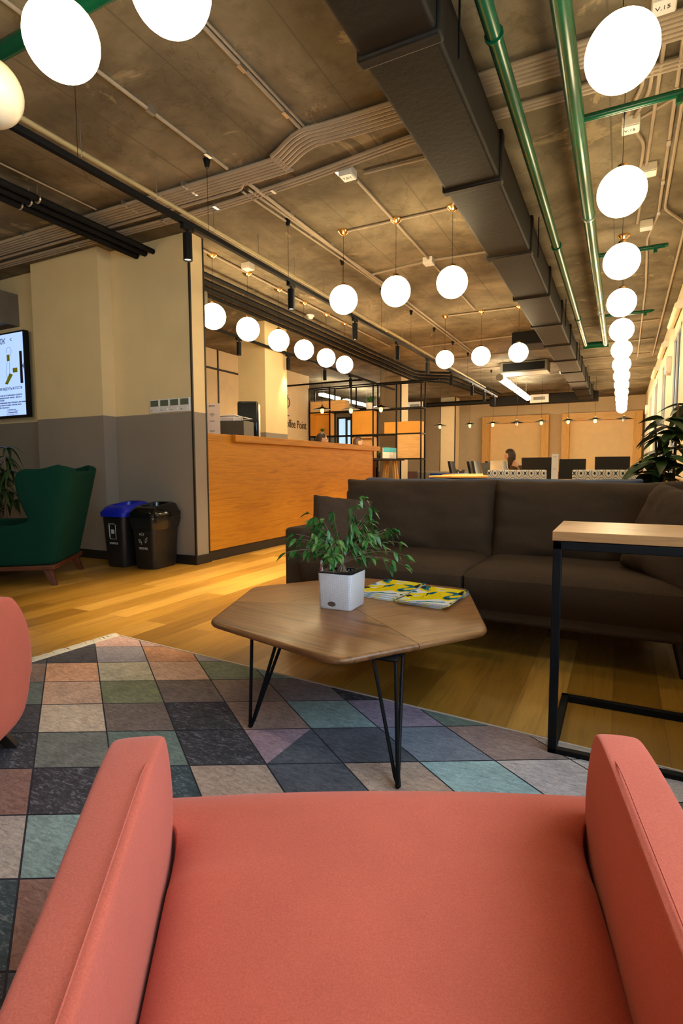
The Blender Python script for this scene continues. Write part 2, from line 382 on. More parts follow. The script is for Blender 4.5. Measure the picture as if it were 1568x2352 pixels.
def m_cover():
    t = NT('printed_magazine_cover'); v = t.coord(scale=(1, 1, 1))
    a = t.noise(v, 7.5, 1, .4, 1.0); b = t.noise(t.coord(loc=(5, 2, 0), scale=(1, .7, 1)), 9, 1, .4, 1.6); c = t.noise(t.coord(loc=(1, 8, 0)), 60, 2)
    col = t.ramp(a, [(0, '1f2a30'), (.36, '12788c'), (.42, 'f0d400'), (.50, 'f6e21a'), (.545, 'e6e6ea'), (.64, 'e9e9ee'), (.665, '1b8796'), (.72, 'dfe3e8')], 'CONSTANT')
    col = t.mix(col, '14202a', t.math('LESS_THAN', b, .34))
    col = t.mix(col, 'c9a400', t.math('MULTIPLY', t.math('GREATER_THAN', c, .62), t.math('LESS_THAN', b, .44)))
    return t.base(col, .18)
M['cover'] = m_cover(); M['pages'] = plain('grey_white_page_edges', (.5, .53, .58), .6, var=.3, scale=200)

# ------------------------------------------------------------------ the room
struct('floor', MB().box(-12, .6, -3, 18.9, -.1, 0), M['floor'])
struct('ceiling', MB().box(-12, .9, -3, 18.9, 3.0, 3.15), M['ceil'])
struct('wall_left', MB().box(-12.1, -12, -3, 18.9, 0, 3), M['beige'])
struct('wall_front', MB().box(-12, .9, -3.1, -3, 0, 3), M['cream'])
struct('wall_side', MB().box(-12, -3.5, 3.88, 4.05, 0, 3), M['wall2'])
struct('wall_column', MB().box(-5.5, -4.5, 3.73, 3.88, 0, 3), M['wall2'])
struct('baseboard_side', MB().box(-12, -5.5, 3.86, 3.88, 0, .085).box(-5.52, -4.48, 3.71, 3.73, 0, .085).box(-4.5, -4.48, 3.73, 3.88, 0, .085).box(-4.48, -3.48, 3.86, 3.88, 0, .085).box(-3.5, -3.48, 3.88, 4.07, 0, .085), M['trim'], bevel=.003)
struct('trim_1', MB().box(-3.512, -3.494, 3.872, 3.888, 0, 3), M['trim'])
struct('trim_2', MB().box(-3.512, -3.494, 4.05, 4.066, 0, 3), M['trim'])
struct('wall_beam', MB().box(-12, -5.95, 3.25, 3.88, 2.46, 2.8), plain('dark_grey_bulkhead', '6f6655', .8, var=.1))
# window wall on the right
wb = MB(); ys = [-3]
for a, b in WIN: ys += [a, b]
ys.append(18.9)
for i in range(0, len(ys), 2): wb.box(WX, WX + .32, ys[i], ys[i + 1], 0, 3)
for a, b in WIN:
    zz = WZN if b < 2 else WZ
    wb.box(WX, WX + .32, a, b, 0, zz[0]); wb.box(WX, WX + .32, a, b, zz[1], 3)
struct('wall_right', wb, M['cream2'])
struct('baseboard_right', MB().box(WX - .015, WX, -3, 18.4, 0, .085), M['trim'])
for i, (a, b) in enumerate(WIN):
    fr = MB(); x0, x1 = WX - .004, WX + .03; WZ_ = WZN if b < 2 else WZ
    for yy in (a, b - .05, (a + b) / 2 - .02): fr.box(x0, x1, yy, yy + .05, WZ_[0], WZ_[1])
    fr.box(x0, x1, a, b, WZ_[0], WZ_[0] + .05); fr.box(x0, x1, a, b, WZ_[1] - .05, WZ_[1])
    fo = struct('window_%d' % (i + 1), fr, M['whitewarm'])
    link('glass_pane', MB().box(WX + .012, WX + .016, a + .03, b - .03, WZ_[0] + .03, WZ_[1] - .03), M['glass'] if b < 2 else M['sky_dimming'], fo)
    link('sill', MB().box(WX - .05, WX + .0, a - .04, b + .04, WZ_[0] - .03, WZ_[0]), M['whitewarm'], fo, bevel=.004)
# far wall with its niches, and the columns
struct('wall_back', MB().box(-12, .9, 18.5, 18.8, 0, 3), M['beige'])
struct('trim_3', MB().box(-12, .56, 18.48, 18.5, 0, .75), M['pink'])
struct('wall_pillar_far', MB().box(-4.95, -4.5, 16.35, 16.8, 0, 3), M['cream'])
struct('trim_4', MB().box(-4.965, -4.95, 16.335, 16.36, 0, 3).box(-4.515, -4.49, 16.335, 16.36, 0, 3), M['trim'])
struct('wall_pillar_middle', MB().box(-5.15, -4.62, 12.1, 12.55, 0, 3), plain('taupe_paint', '8d7d63', .8, var=.04))
struct('trim_5', MB().box(-4.62, -4.61, 12.1, 12.55, 0, 3), M['cream'])
struct('wall_pillar_bar', MB().box(-5.1, -4.62, 6.64, 7.22, 0, 3), M['wall2'])
struct('wall_coffee', MB().box(-6.6, -6.5, 4.05, 11.1, 0, 3), M['beige'])
struct('trim_6', MB().box(-6.5, -6.485, 7.86, 7.885, .9, 3.0), M['trim'])
struct('trim_7', MB().box(-6.49, -6.47, 7.0, 8.6, 2.64, 2.67), M['trim'])
struct('wall_coffee_end', MB().box(-12, -6.6, 11.0, 11.1, 0, 3), M['beige'])
for k, (x0, x1) in enumerate(((-4.1, -2.05), (-1.68, .5))):
    t = thing('niche_frame', ['plywood portal frame on the far wall behind the long-haired person', 'plywood portal frame on the far wall beside the windows'][k], 'wall frame', ((x0 + x1) / 2, 18.5, 0), group='plywood frames on the far wall')
    hw = (x1 - x0) / 2
    link('side_board', MB().box(-hw, -hw + .22, -.35, -.02, 0, 2.52), M['plyz'], t, bevel=.004)
    link('side_board', MB().box(hw - .22, hw, -.35, -.02, 0, 2.52), M['plyz'], t, bevel=.004)
    link('head_board', MB().box(-hw + .22, hw - .22, -.35, -.02, 2.3, 2.52), M['plyx'], t, bevel=.004)
    link('back_panel', MB().box(-hw + .22, hw - .22, -.06, -.022, .2, 2.3), M['panel'], t)
    link('switch_plate', MB().box(-hw + .26, -hw + .34, -.075, -.06, 1.0, 1.12), M['blackm'], t)

# ------------------------------------------------------------------ ceiling services
# black wrapped duct
t = thing('ventilation_duct', 'long black wrapped ventilation duct hung under the concrete ceiling', 'duct', (-.89, 0, 2.65))
db = MB(); db.box(-.17, .17, -2.6, 16.2, 0, .27); link('duct_body', db, M['duct'], t, bevel=.02, seg=3)
yy = -1.5
for k in range(14):
    y = -.25 + 1.27 * k
    fb = MB(); fb.box(-.186, .186, y - .035, y + .035, -.014, .284); link('duct_joint', fb, M['duct'], t, bevel=.012)
    if k % 2 == 0: link('hanger', MB().tube([(.2, y + .2, .02), (.2, y + .2, .35)], .005, 6), M['black'], t)
t = thing('cross_duct', 'black duct crossing the room in front of the far wall', 'duct', (0, 16.0, 2.62))
link('duct_body', MB().box(-3.4, -.6, -.1, .18, 0, .26), M['duct'], t, bevel=.02)
link('pipe_run', MB().tube([(-9, .0, .14), (-3.3, .0, .14)], .07, 10), M['duct'], t)
for x in (-2.4, -6): link('hanger', MB().tube([(x, .04, .2), (x, .04, .38)], .01, 6), M['blackm'], t)
for x, z, lb in ((-2.05, 2.66, 'white slotted air vent on the black duct beside the tube lights'), (-5.6, 2.66, 'white slotted air vent seen through the top of the black rack')):
    t = thing('air_vent', lb, 'vent', (x, 15.85, z), group='white air vents')
    fb = MB().box(-.24, .24, -.03, .05, -.02, .2); link('vent_frame', fb, M['white'], t, bevel=.006)
    link('vent_grille', MB().box(-.15, .15, -.038, -.028, .05, .13), M['grout'], t)
# green pipes
t = thing('green_pipes', 'two glossy green pipes running side by side under the ceiling, joined at the far end', 'pipe', (-.42, 0, 2.8))
link('pipe', MB().tube(bend([(-.145, -2.8, 0), (-.145, 9.6, 0)]), .034, 14), M['green'], t)
link('pipe', MB().tube([(.135, -2.8, 0), (.135, 9.6, 0)], .043, 14), M['green'], t)
link('header_pipe', MB().tube([(-.18, 9.6, 0), (.18, 9.6, 0)], .05, 14), M['green'], t)
for y in (3.42, 5.62, 7.85):
    link('branch_pipe', MB().tube([(.13, y, .0), (.69, y, .0)], .02, 10).tube([(.62, y, .0), (.62, y, -.05)], .016, 8).lathe([(.028, -.012), (.028, .012)], 10, (.69, y)), M['green'], t)
for y in (2.6, 5.2, 7.8): link('pipe_clamp', MB().lathe([(.042, -.006), (.042, .006)], 14).at(Matrix()), M['green'], t).matrix_local = T((-.145, y, 0)) @ Matrix.Rotation(PI / 2, 4, 'X')
for y in (1.6, 4.7, 7.6): link('pipe_clamp', MB().lathe([(.051, -.006), (.051, .006)], 14), M['steel'], t).matrix_local = T((.135, y, 0)) @ Matrix.Rotation(PI / 2, 4, 'X')
for x, y in ((-.145, 2.6), (.135, 4.7), (-.145, 7.8)): link('hanger', MB().tube([(x, y, 0), (x, y, .2)], .004, 6), M['steel'], t)
tag(link('green_pipe', MB().tube([(-4.2, 1.71, 2.86), (-1.3, 1.72, 2.86)], .036, 14).tube([(-2.4, 1.71, 2.86), (-2.4, 1.71, 3.0)], .006, 6), M['green']), 'thick green pipe crossing behind the nearest globes at top left', 'pipe')
# cream pipe on hooks
t = thing('cream_pipe', 'thin cream pipe on steel hooks beside the black track', 'pipe', (-2.99, 0, 2.815))
link('pipe', MB().tube([(0, -2.8, 0), (0, 13.5, 0)], .016, 10), M['cream_pipe'], t)
for k in range(14):
    y = .56 + .61 * k
    link('hook', MB().tube([(.0, y, .185), (.0, y, .02), (.02, y, 0), (.0, y, -.022), (-.02, y, -.005)], .0035, 5), M['steel'], t)
# three black insulated pipes
for k in range(3):
    x = (-3.93, -4.03, -4.14)[k]
    o = link('insulated_pipe', MB().tube([(x, -2.8, 2.90), (x, 3.88, 2.90)], (.024, .028, .032)[k], 10), M['darkpipe'])
    for y in (2.75,): o2 = link('pipe_clip', MB().lathe([(.035, -.006), (.035, .006)], 10), M['steel'], o); o2.matrix_local = T((x, y, 2.90)) @ Matrix.Rotation(PI / 2, 4, 'X')
    link('hanger', MB().tube([(x, 2.75, 2.92), (x, 2.75, 3.0)], .004, 5), M['steel'], o)
    tag(o, ['thinnest black insulated pipe entering the cream wall top, on the right', 'middle black insulated pipe entering the cream wall top', 'thickest black insulated pipe entering the cream wall top, on the left'][k], 'pipe', 'black pipes entering the cream wall')
for k in range(4):
    x = -3.90 - .15 * k; y1 = 11.2 + .35 * k
    o = link('insulated_pipe', MB().tube(bend([(x, 4.06, 2.9), (x, y1, 2.9), (x + .7 - .05 * k, y1 + .5, 2.9), (x + .9, 15.5, 2.88)], .3, 5), .022 + .004 * (k % 3), 8), M['darkpipe'])
    for y in (5.4, 8.4): link('hanger', MB().tube([(x, y, 2.9), (x, y, 3.0)], .005, 5), M['steel'], o)
    tag(o, 'black insulated pipe of the bunch over the coffee bar, %s from the right' % ORD[k], 'pipe', 'bunch of black pipes over the coffee bar')
# grey conduits crossing: main bundle and a thinner one
def clips(o, pts, mat=None):
    for p in pts: link('clip', MB().box(p[0] - .012, p[0] + .012, p[1] - .03, p[1] + .03, p[2] - .012, 3.0), M['steel'], o)
for k in range(7):
    y = k * .034
    pts = [(-11.5, 3.22 + y, 2.975), (-5.3, 3.22 + y, 2.975), (-2.4, 3.24 + y, 2.975), (-2.15, 3.2 + y, 2.975), (-1.85, 3.06 + y, 2.975), (-1.5, 3.07 + y, 2.975), (.5, 3.1 + y, 2.975)]
    if k == 6: pts = [(-11.5, 3.22 + y, 2.975), (-2.6, 3.26 + y, 2.975), (-2.5, 3.36, 2.975), (-2.5, 6.0, 2.975)]
    o = link('conduit', MB().tube(smooth_path(pts, 5) if k < 6 else bend(pts, .08), .0135, 8), M['conduit'])
    if k % 3 == 1: clips(o, [(-4.8 + .62 * q, 3.2 + y, 2.975) for q in range(4)] + [(-1.2 + .6 * q, 3.1 + y, 2.975) for q in range(3)])
    tag(o, 'grey corrugated conduit in the thick ceiling bundle, %s from the camera side' % ORD[k], 'conduit', 'thick bundle of ceiling conduits')
for k in range(3):
    y = 3.56 + k * .033
    pts = [(-11.5, y - .05, 2.978), (-4.4, y, 2.978), (-3.2, y + .02, 2.978), (-2.2, y - .03, 2.978), (-1.4, y - .12, 2.978), (-1.08, y - .13, 2.978), (.5, y - .12, 2.978)]
    o = link('conduit', MB().tube(smooth_path(pts, 5), .011, 8), M['conduit'])
    if k == 1: clips(o, [(-4.6 + .55 * q, y, 2.978) for q in range(6)])
    tag(o, 'thin grey conduit just beyond the thick ceiling bundle, %s of three' % ORD[k], 'conduit', 'thin conduits beside the thick bundle')
def cond(pts, lb, r=.011, rr=.07, cl=(), grp=None, cat='conduit'):
    o = link('conduit', MB().tube(bend(pts, rr), r, 8), M['conduit']); clips(o, cl); return tag(o, lb, cat, grp)
cond([(-1.83, -2.8, 2.982), (-1.83, 3.08, 2.982)], 'grey conduit running from the camera side to the bundle, right of two', cl=[(-1.83, 1.2 + .42 * q, 2.98) for q in range(5)])
cond([(-1.80, -2.8, 2.982), (-1.80, 3.06, 2.982)], 'thin conduit hugging the right one of the two near conduits', r=.007)
cond([(-2.52, -2.8, 2.982), (-2.52, 3.2, 2.982)], 'grey conduit running from the camera side to the bundle, left of two', cl=[(-2.52, 1.0 + .5 * q, 2.98) for q in range(5)])
cond([(-2.2, 1.05, 2.98), (-2.1, 1.3, 2.98), (-1.83, 1.45, 2.98)], 'curved conduit between the two nearest lit globes', rr=.1)
cond([(-3.9, -2.8, 2.985), (-3.85, 3.2, 2.985)], 'thin dark wire line along the ceiling left of the cream pipe', r=.006)
cond([(-2.56, 3.5, 2.98), (-2.47, 5.9, 2.98), (-2.47, 11, 2.98)], 'conduit running away down the ceiling left of the first trio of globes', cl=[(-2.5, 4 + .7 * q, 2.98) for q in range(4)])
cond([(-2.62, 3.5, 2.98), (-2.53, 5.9, 2.98), (-2.53, 11, 2.98)], 'second conduit running away beside the first trio of globes', r=.009)
cond([(-1.78, 3.75, 2.98), (-1.8, 7.4, 2.98)], 'straight conduit linking the two junction boxes on the ceiling', r=.011)
cond([(-2.26, 4.5, 2.985), (-1.29, 4.5, 2.985), (-1.14, 4.2, 2.985), (-1.14, 3.72, 2.985), (-1.7, 3.7, 2.985)], 'conduit feeding the first trio of globe lamps', r=.010)
cond([(-2.2, 7.57, 2.985), (-1.27, 7.6, 2.985), (-1.12, 7.2, 2.985), (-1.12, 5.55, 2.985), (-1.8, 5.5, 2.985), (-2.5, 5.6, 2.985)], 'conduit feeding the second trio of globe lamps', r=.012)
cond([(-3.64, 4.2, 2.985), (-3.64, 9, 2.985)], 'conduit feeding the globe lamps over the counter', r=.012)
cond([(.2, -1, 2.982), (.2, 5.4, 2.982), (.14, 5.9, 2.982), (.18, 7.4, 2.982), (.2, 12, 2.982)], 'left one of two conduits beside the window wall', cl=[(.2, 2.6 + .55 * q, 2.98) for q in range(6)])
cond([(.24, -1, 2.982), (.24, 5.3, 2.982), (.42, 5.7, 2.982), (.45, 12, 2.982)], 'right one of two conduits beside the window wall')
cond([(.38, -1, 2.982), (.38, 3.6, 2.982), (.5, 3.8, 2.982)], 'short bent conduit nearest the window wall')
cond([(.04, 3.3, 2.982), (.03, 3.6, 2.982), (-.05, 3.85, 2.982)], 'bent conduit left of the pair entering the marked junction box')
cond([(.08, 3.3, 2.982), (.07, 3.65, 2.982), (-.01, 3.9, 2.982)], 'bent conduit entering the marked junction box')
cond([(.12, 3.2, 2.982), (.08, 4.6, 2.982), (.05, 5.5, 2.982)], 'conduit dropping past the marked junction box')
cond([(0.0, 4.0, 2.982), (.06, 4.2, 2.982), (.03, 5.0, 2.982)], 'looped conduit leaving the marked junction box')
cond([(.03, 3.9, 2.982), (.2, 3.78, 2.982)], 'short conduit joining the marked box to the window side pair', r=.008)
for k, y in enumerate((9.3, 10.6, 11.9, 13.4)):
    cond([(-3.4 + .2 * k, y, 2.985), (-1.6, y - .1, 2.985), (.4, y - .15, 2.985)], 'thin cable crossing the far part of the ceiling, %s from the camera' % ORD[k], r=.012, grp='far ceiling cables')
BX = [(-1.79, 3.62, 'A', 'junction box on the ceiling above the first trio of globes'), (-1.8, 5.48, '', 'junction box between the two trios of globes'), (-.02, 3.92, 'B', 'marked white junction box left of the window side conduits'), (.1, 4.55, '', 'junction box half behind the second globe of the window row'), (.12, 5.55, '', 'junction box beside the brass canopy of the window row'), (.1, 2.98, 'B', 'junction box behind the nearest globe of the window row'), (-3.5, 4.75, '', 'grey junction box above the counter')]
for x, y, tx, lb in BX:
    t = thing('junction_box', lb, 'junction box', (x, y, 2.955))
    link('box_body', MB().box(-.05, .05, -.05, .05, -.012, .045), M['whitewarm'], t, bevel=.004)
    link('box_lid', MB().box(-.046, .046, -.046, .046, -.018, -.0121), M['white'], t, bevel=.002)
    if tx:
        o = text({'A': '7.5/1', 'B': 'V.15'}[tx], .034, M['ink'], t, T((-.035, .01, -.0185)) @ Matrix.Rotation(PI, 4, 'X'))
# small black ceiling cones holding the light track
t = thing('light_track', 'long black lighting track hung on thin wires below the ceiling', 'light track', (-2.59, 0, 2.5))
link('rail', MB().box(-.018, .018, -2.6, 12.9, -.016, .016), M['black'], t, bevel=.003)
for k in range(12):
    y = 1.03 + 1.02 * k
    link('wire', MB().tube([(0, y, .016), (0, y, .47)], .0015, 5), M['black'], t)
    link('ceiling_cup', MB().lathe([(.014, .445), (.026, .5)], 12, (0, y)), M['black'], t)
def tracklight(x, y, zt, label, parent_group='black spotlights on the lighting track', energy=SPOT, L=.17, r=.03, cone=64):
    t = thing('track_spotlight', label, 'spotlight', (x, y, zt), group=parent_group)
    link('adapter', MB().box(-.016, .016, -.05, .05, -.03, 0).tube([(0, 0, -.02), (0, 0, -.06)], .009, 8), M['black'], t, bevel=.003)
    link('housing', MB().lathe([(r, -.05), (r, -.05 - L), (r * .86, -.05 - L), (r * .82, -.05 - L + .012), (0.001, -.05 - L + .012)], 20, cap=False).lathe([(.001, -.05), (r, -.05)], 20, cap=False), M['black'], t, sharp=30)
    link('lens', MB().lathe([(r * .8, -.05 - L + .010), (.001, -.05 - L + .008)], 16, cap=False), M['spotface'], t)
    if energy:
        l = bpy.data.lights.new('spot_lamp', 'SPOT'); l.energy = energy; l.color = (1, .74, .38); l.spot_size = math.radians(cone); l.spot_blend = .9; l.shadow_soft_size = .03
        o = bpy.data.objects.new('spot_lamp', l); COL.objects.link(o); o.parent = t; o.location = (0, 0, -.06 - L)
    return t
ty = [2.86, 4.13, 5.40, 6.65, 7.87, 9.12, 10.55, 11.6, 12.6]
for k, y in enumerate(ty): tracklight(-2.59, y, 2.484, 'black cylinder spotlight, %s along the hung track from the near end' % ORD[k], energy=SPOT * (1 if k < 3 else 1.8))
t = thing('light_track', 'second black lighting track behind the counter, half hidden by globes', 'light track', (-4.55, 0, 2.62))
link('rail', MB().box(-.018, .018, 4.1, 11.5, -.016, .016), M['black'], t)
link('rail_arm', MB().box(-2.0, -.018, 9.9, 9.93, -.016, .016).box(.018, 1.3, 10.6, 10.63, -.01, .02), M['black'], t)
link('wire', MB().tube([(0, 5, 0), (0, 5, .38)], .002, 5).tube([(0, 8, 0), (0, 8, .38)], .002, 5).tube([(0, 11, 0), (0, 11, .38)], .002, 5), M['black'], t)
for k, (y, e) in enumerate(((5.95, 1), (7.15, 1), (8.3, 1), (9.3, 1))):
    tracklight(-4.55, y, 2.604, 'dark grey spotlight behind the counter globes, %s from the near end' % ORD[k], 'spotlights behind the counter', SPOT * .12)
# tube lights, far
t0 = None
for k, (y0, y1) in enumerate(((10.9, 12.4), (12.55, 14.5))):
    t = thing('tube_light', ['nearer glowing white tube lamp under the far ceiling', 'farther glowing white tube lamp touching the vent'][k], 'tube light', (-2.15, y0, 2.62), group='glowing ceiling tubes')
    link('tube', MB().tube([(0, .08, 0), (0, y1 - y0, 0)], .065, 14), M['tube'], t)
    link('end_cap', MB().tube([(0, 0, 0), (0, .08, 0)], .068, 14), M['grout'], t)
    link('wire', MB().tube([(0, .3, .05), (0, .3, .38)], .003, 5).tube([(0, y1 - y0 - .3, .05), (0, y1 - y0 - .3, .38)], .003, 5), M['steel'], t)
for k, (x0, x1, y, z0, z1, lb) in enumerate(((-2.2, -1.4, 11.45, 2.78, 2.99, 'dark slotted air conditioner in a silver casing under the far ceiling'), (-1.55, -1.1, 9.0, 2.8, 2.99, 'black ceiling unit beside the long duct'), (-5.0, -4.3, 4.5, 2.68, 2.9, 'grey cassette unit behind the black corner post'))):
    t = thing('ceiling_unit', lb, 'air conditioner', ((x0 + x1) / 2, y, z0))
    w_ = (x1 - x0) / 2
    link('casing', MB().box(-w_ - .05, w_ + .05, .02, .5, 0, z1 - z0), M['grout'] if k != 1 else M['blackm'], t, bevel=.005)
    link('grille', MB().box(-w_, w_, -.0, .03, .03, z1 - z0 - .03), M['blackm'], t)
    link('rod', MB().tube([(-w_, .2, z1 - z0), (-w_, .2, 3 - z0)], .006, 5), M['steel'], t)
for x, y, lb in ((-3.9, 6.7, 'white smoke detector above the counter globes'), (-3.35, 12.6, 'white smoke detector left of the far tube lights'), (-.95 - .3, 13.2, 'white sensor dot near the end of the duct')):
    t = thing('smoke_detector', lb, 'smoke detector', (x, y, 3.0)); link('base_ring', MB().lathe([(.06, 0), (.06, -.015)], 16), M['white'], t); link('sensor_dome', MB().lathe([(.045, -.015), (.04, -.045), (.02, -.055)], 16), M['white'], t)
t = thing('emergency_light', 'flat white emergency lamp on the ceiling behind the second trio', 'emergency light', (-1.55, 9.7, 2.955)); link('case', MB().box(-.16, .16, -.05, .05, -.03, .045), M['white'], t, bevel=.01); link('diffuser', MB().box(-.14, .14, -.04, .04, -.04, -.03), M['clear'], t)

# ------------------------------------------------------------------ globe pendants
def globe(x, y, label, group, lit=True):
    t = thing('globe_pendant', label, 'pendant lamp', (x, y, 2.4), group=group)
    link('glass_globe', MB().sphere((0, 0, 0), .125, 40), M['globe'] if lit else M['globe_off'], t)
    link('collar', MB().lathe([(.026, .118), (.026, .14), (.012, .15)], 16), M['brass'], t)
    link('cord', MB().tube([(0, 0, .145), (0, 0, .57)], .0017, 5), M['black'], t)
    link('canopy', MB().lathe([(.01, .555), (.03, .566), (.05, .585), (.052, .6)], 20), M['brass'], t)
    return t
gp = globe(-.05, 2.35, 'glowing white globe lamp at top right, nearest of the row along the windows', 'globe row along the windows')
for k in range(1, 13):
    dup(gp, (-.05, 2.35 + 1.14 * k, 2.4), None, 'glowing white globe lamp, %s from the near end of the row along the windows' % ORD[k])
for k, x in enumerate((-2.27, -1.77, -1.28)):
    o = dup(gp, (x, 4.5, 2.4), None, '%s glowing globe of the nearer trio hanging in front of the duct' % ['left', 'middle', 'right'][k]); o['group'] = 'nearer trio of globes'
    o = dup(gp, (x + .02, 7.6, 2.4), None, '%s glowing globe of the smaller trio farther down the room' % ['left', 'middle', 'right'][k]); o['group'] = 'farther trio of globes'
for k, y in enumerate((4.38, 4.95, 5.55, 6.13, 6.72, 7.28)):
    o = dup(gp, (-3.66, y, 2.4), None, 'glowing globe over the wooden counter, %s from the black corner post' % ORD[k]); o['group'] = 'globes over the counter'
o = dup(gp, (-1.8, 1.38, 2.4), None, 'large glowing globe near the top left corner, seen whole'); o['group'] = 'nearest globes at top left'
o = dup(gp, (-1.31, 1.4, 2.4), None, 'glowing globe cut off by the top edge of the picture'); o['group'] = 'nearest globes at top left'
for k, x in enumerate((-4.9, -4.35)):  # extra unseen globes, added to brighten the cream wall
    o = dup(gp, (x, 1.4, 2.4), None, 'added unseen globe past the left edge, brightening the cream wall, %s' % ['left one', 'right one'][k]); o['group'] = 'added globes brightening the cream wall'
o = globe(-2.3, 1.42, 'unlit cream globe cut off by the left edge of the picture', 'nearest globes at top left', False)

# ------------------------------------------------------------------ counter
t = thing('bar_counter', 'long orange oak coffee bar counter with an overhanging top', 'counter', (-3.5, 4.07, 0))
link('front_panel', MB().box(-.06, 0, 0, 3.87, .1, 1.16), M['ply'], t, bevel=.002)
link('end_panel', MB().box(-.62, -.06, 3.82, 3.87, .1, 1.16), M['ply'], t, bevel=.002)
link('plinth', MB().box(-.6, -.01, 0, 3.83, 0, .1), M['trim'], t)
link('worktop', MB().box(-.62, .0, 0.0, .36, 1.16, 1.232).box(-.62, .05, .36, 4.06, 1.16, 1.232), M['ply'], t, bevel=.003)
# things on the counter
t = thing('leaflet_stand', 'tall beige card stand on the near end of the counter', 'sign', (-3.59, 4.25, 1.232), math.radians(32))
link('card', MB().box(-.075, .075, -.004, .004, 0, .30), plain('beige_card', (.6, .5, .42), .6, var=.03), t)
link('foot', MB().box(-.06, .06, -.03, .05, 0, .008), M['clear'], t)
text('guest', .026, M['ink'], t, T((0, -.005, .268)) @ FRONT, align='CENTER')
text('Wi-Fi', .02, M['ink'], t, T((0, -.005, .12)) @ FRONT, align='CENTER')
text('guest', .022, M['ink'], t, T((0, -.005, .025)) @ FRONT, align='CENTER')
sm = MB()
for k in range(3):
    r = .012 + .011 * k; sm.tube([(r * math.cos(a), -.0045, .165 + r * math.sin(a)) for a in [PI / 4 + PI / 2 * q / 6 for q in range(7)]], .0018, 4)
link('wifi_mark', sm, M['ink'], t)
t = thing('coffee_box', 'dark grey dispenser box holding clear cups on the counter', 'dispenser', (-3.74, 4.78, 1.232), math.radians(14))
link('box_body', MB().box(-.17, .17, -.14, .14, 0, .165), M['darkgrey'], t, bevel=.004)
link('side_plate', MB().box(-.172, -.17, -.135, .135, 0.004, .16), M['gloss'], t)
link('rack_rail', MB().tube([(.0, -.12, .2), (.16, -.12, .2), (.16, .12, .2), (0, .12, .2)], .004, 6).tube([(.05, -.12, .165), (.05, -.12, .2)], .003, 5).tube([(.15, -.12, .165), (.15, -.12, .2)], .003, 5), M['white'], t)
t = thing('lid_tray', 'clear plastic tray of cup lids on the dark dispenser box', 'tray', (-3.78, 4.76, 1.397), math.radians(14))
link('tray_body', MB().box(-.12, .1, -.1, .1, 0, .05, .01), M['clear'], t, bevel=.006)
link('tray_lid', MB().box(-.125, .105, -.105, .105, .052, .064), M['clear'], t, bevel=.004)
t = thing('coffee_machine', 'glossy black coffee machine standing upright on the counter', 'coffee machine', (-3.86, 5.2, 1.232), math.radians(30))
link('body', MB().box(-.12, .12, -.06, .12, 0, .43), M['gloss'], t, bevel=.025, seg=4)
link('front_cover', MB().box(-.105, .105, -.072, -.06, .19, .42), M['gloss'], t, bevel=.02, seg=4)
link('chrome_edge', MB().box(.118, .126, -.05, .1, .01, .4), M['steel'], t, bevel=.003)
# lettering and mark on the coffee wall
t = thing('wall_lettering', 'dark Coffee Point lettering with a cup outline on the wall', 'lettering', (-6.495, 10.95, 1.78))
text('Coffee Point', .25, M['ink'], t, RIGHT, align='RIGHT', name='letters', extrude=.004, sx=.78)
cup = MB(); c0 = -.93
def yz(y, z): return (.003, y, z)
cup.tube([yz(c0 - .17, .68), yz(c0 + .15, .68)], .009, 5).tube(bend([yz(c0 - .15, .68), yz(c0 - .14, .38), yz(c0 - .1, .33), yz(c0 + .08, .33), yz(c0 + .12, .38), yz(c0 + .13, .68)], .04), .009, 5)
cup.tube([yz(c0 + .13 + .1 * math.sin(a) , .53 + .1 * math.cos(a)) for a in [PI * q / 10 for q in range(11)]], .009, 5).tube([yz(c0 - .2, .25), yz(c0 + .2, .25)], .009, 5)
cup.tube([yz(c0 + .03, .75), yz(c0 + .05, .8), yz(c0 + .03, .85)], .008, 5)
link('cup_outline', cup, M['ink'], t)

# ------------------------------------------------------------------ wall things
t = thing('television', 'wall mounted television showing a pale blue notice', 'television', (-6.50, 3.84, 1.465))
link('casing', MB().box(-.76, .76, -.06, .0, 0, .92), M['blackm'], t, bevel=.006)
link('wall_bracket', MB().box(-.3, .66, 0, .04, .12, .3).box(-.3, .66, 0, .04, .6, .78), M['blackm'], t)
sc_ = glow('pale_blue_screen', (.36, .52, .9), .95)
link('screen', MB().box(-.742, .742, -.0625, -.06, .022, .9), sc_, t)
Fz = lambda x, z: T((x, -.0635, z)) @ FRONT
text('ВОК', .085, M['ink'], t, Fz(.30, .80), align='LEFT', sx=.8); text('<', .07, plain('grey_print', (.3, .3, .4), .6), t, Fz(.52, .81))
text('ДРУГИЕ РЕЗИДЕНТЫ И ГОСТИ', .04, M['ink'], t, Fz(.70, .30), align='RIGHT', sx=.9)
text('Просим вас использовать средства\nиндивидуальной защиты – маску и\nперчатки', .026, M['ink'], t, Fz(.26, .235), sx=.95)
text('Рекомендуем вам соблюдать дистанцию\nи оставаться дома, если вы плохо\nсебя чувствуете', .026, M['ink'], t, Fz(.26, .155), sx=.95)
text('С заботой о вас', .02, M['ink'], t, Fz(.42, .078))
text('Команда ВОК', .024, M['ink'], t, Fz(.43, .047))
lf = MB(); lf.tube([(.41, -.0635, .034), (.6, -.0635, .034), (.6, -.0635, .072), (.41, -.0635, .072), (.41, -.0635, .034)], .0015, 4)
lf.tube(smooth_path([(.45, -.0635, .70), (.46, -.0635, .745), (.51, -.0635, .755), (.54, -.0635, .72), (.52, -.0635, .66)], 4), .0016, 4).tube([(.46, -.0635, .6), (.43, -.0635, .5), (.455, -.0635, .42)], .0016, 4).tube([(.50, -.0635, .6), (.49, -.0635, .44)], .0016, 4)
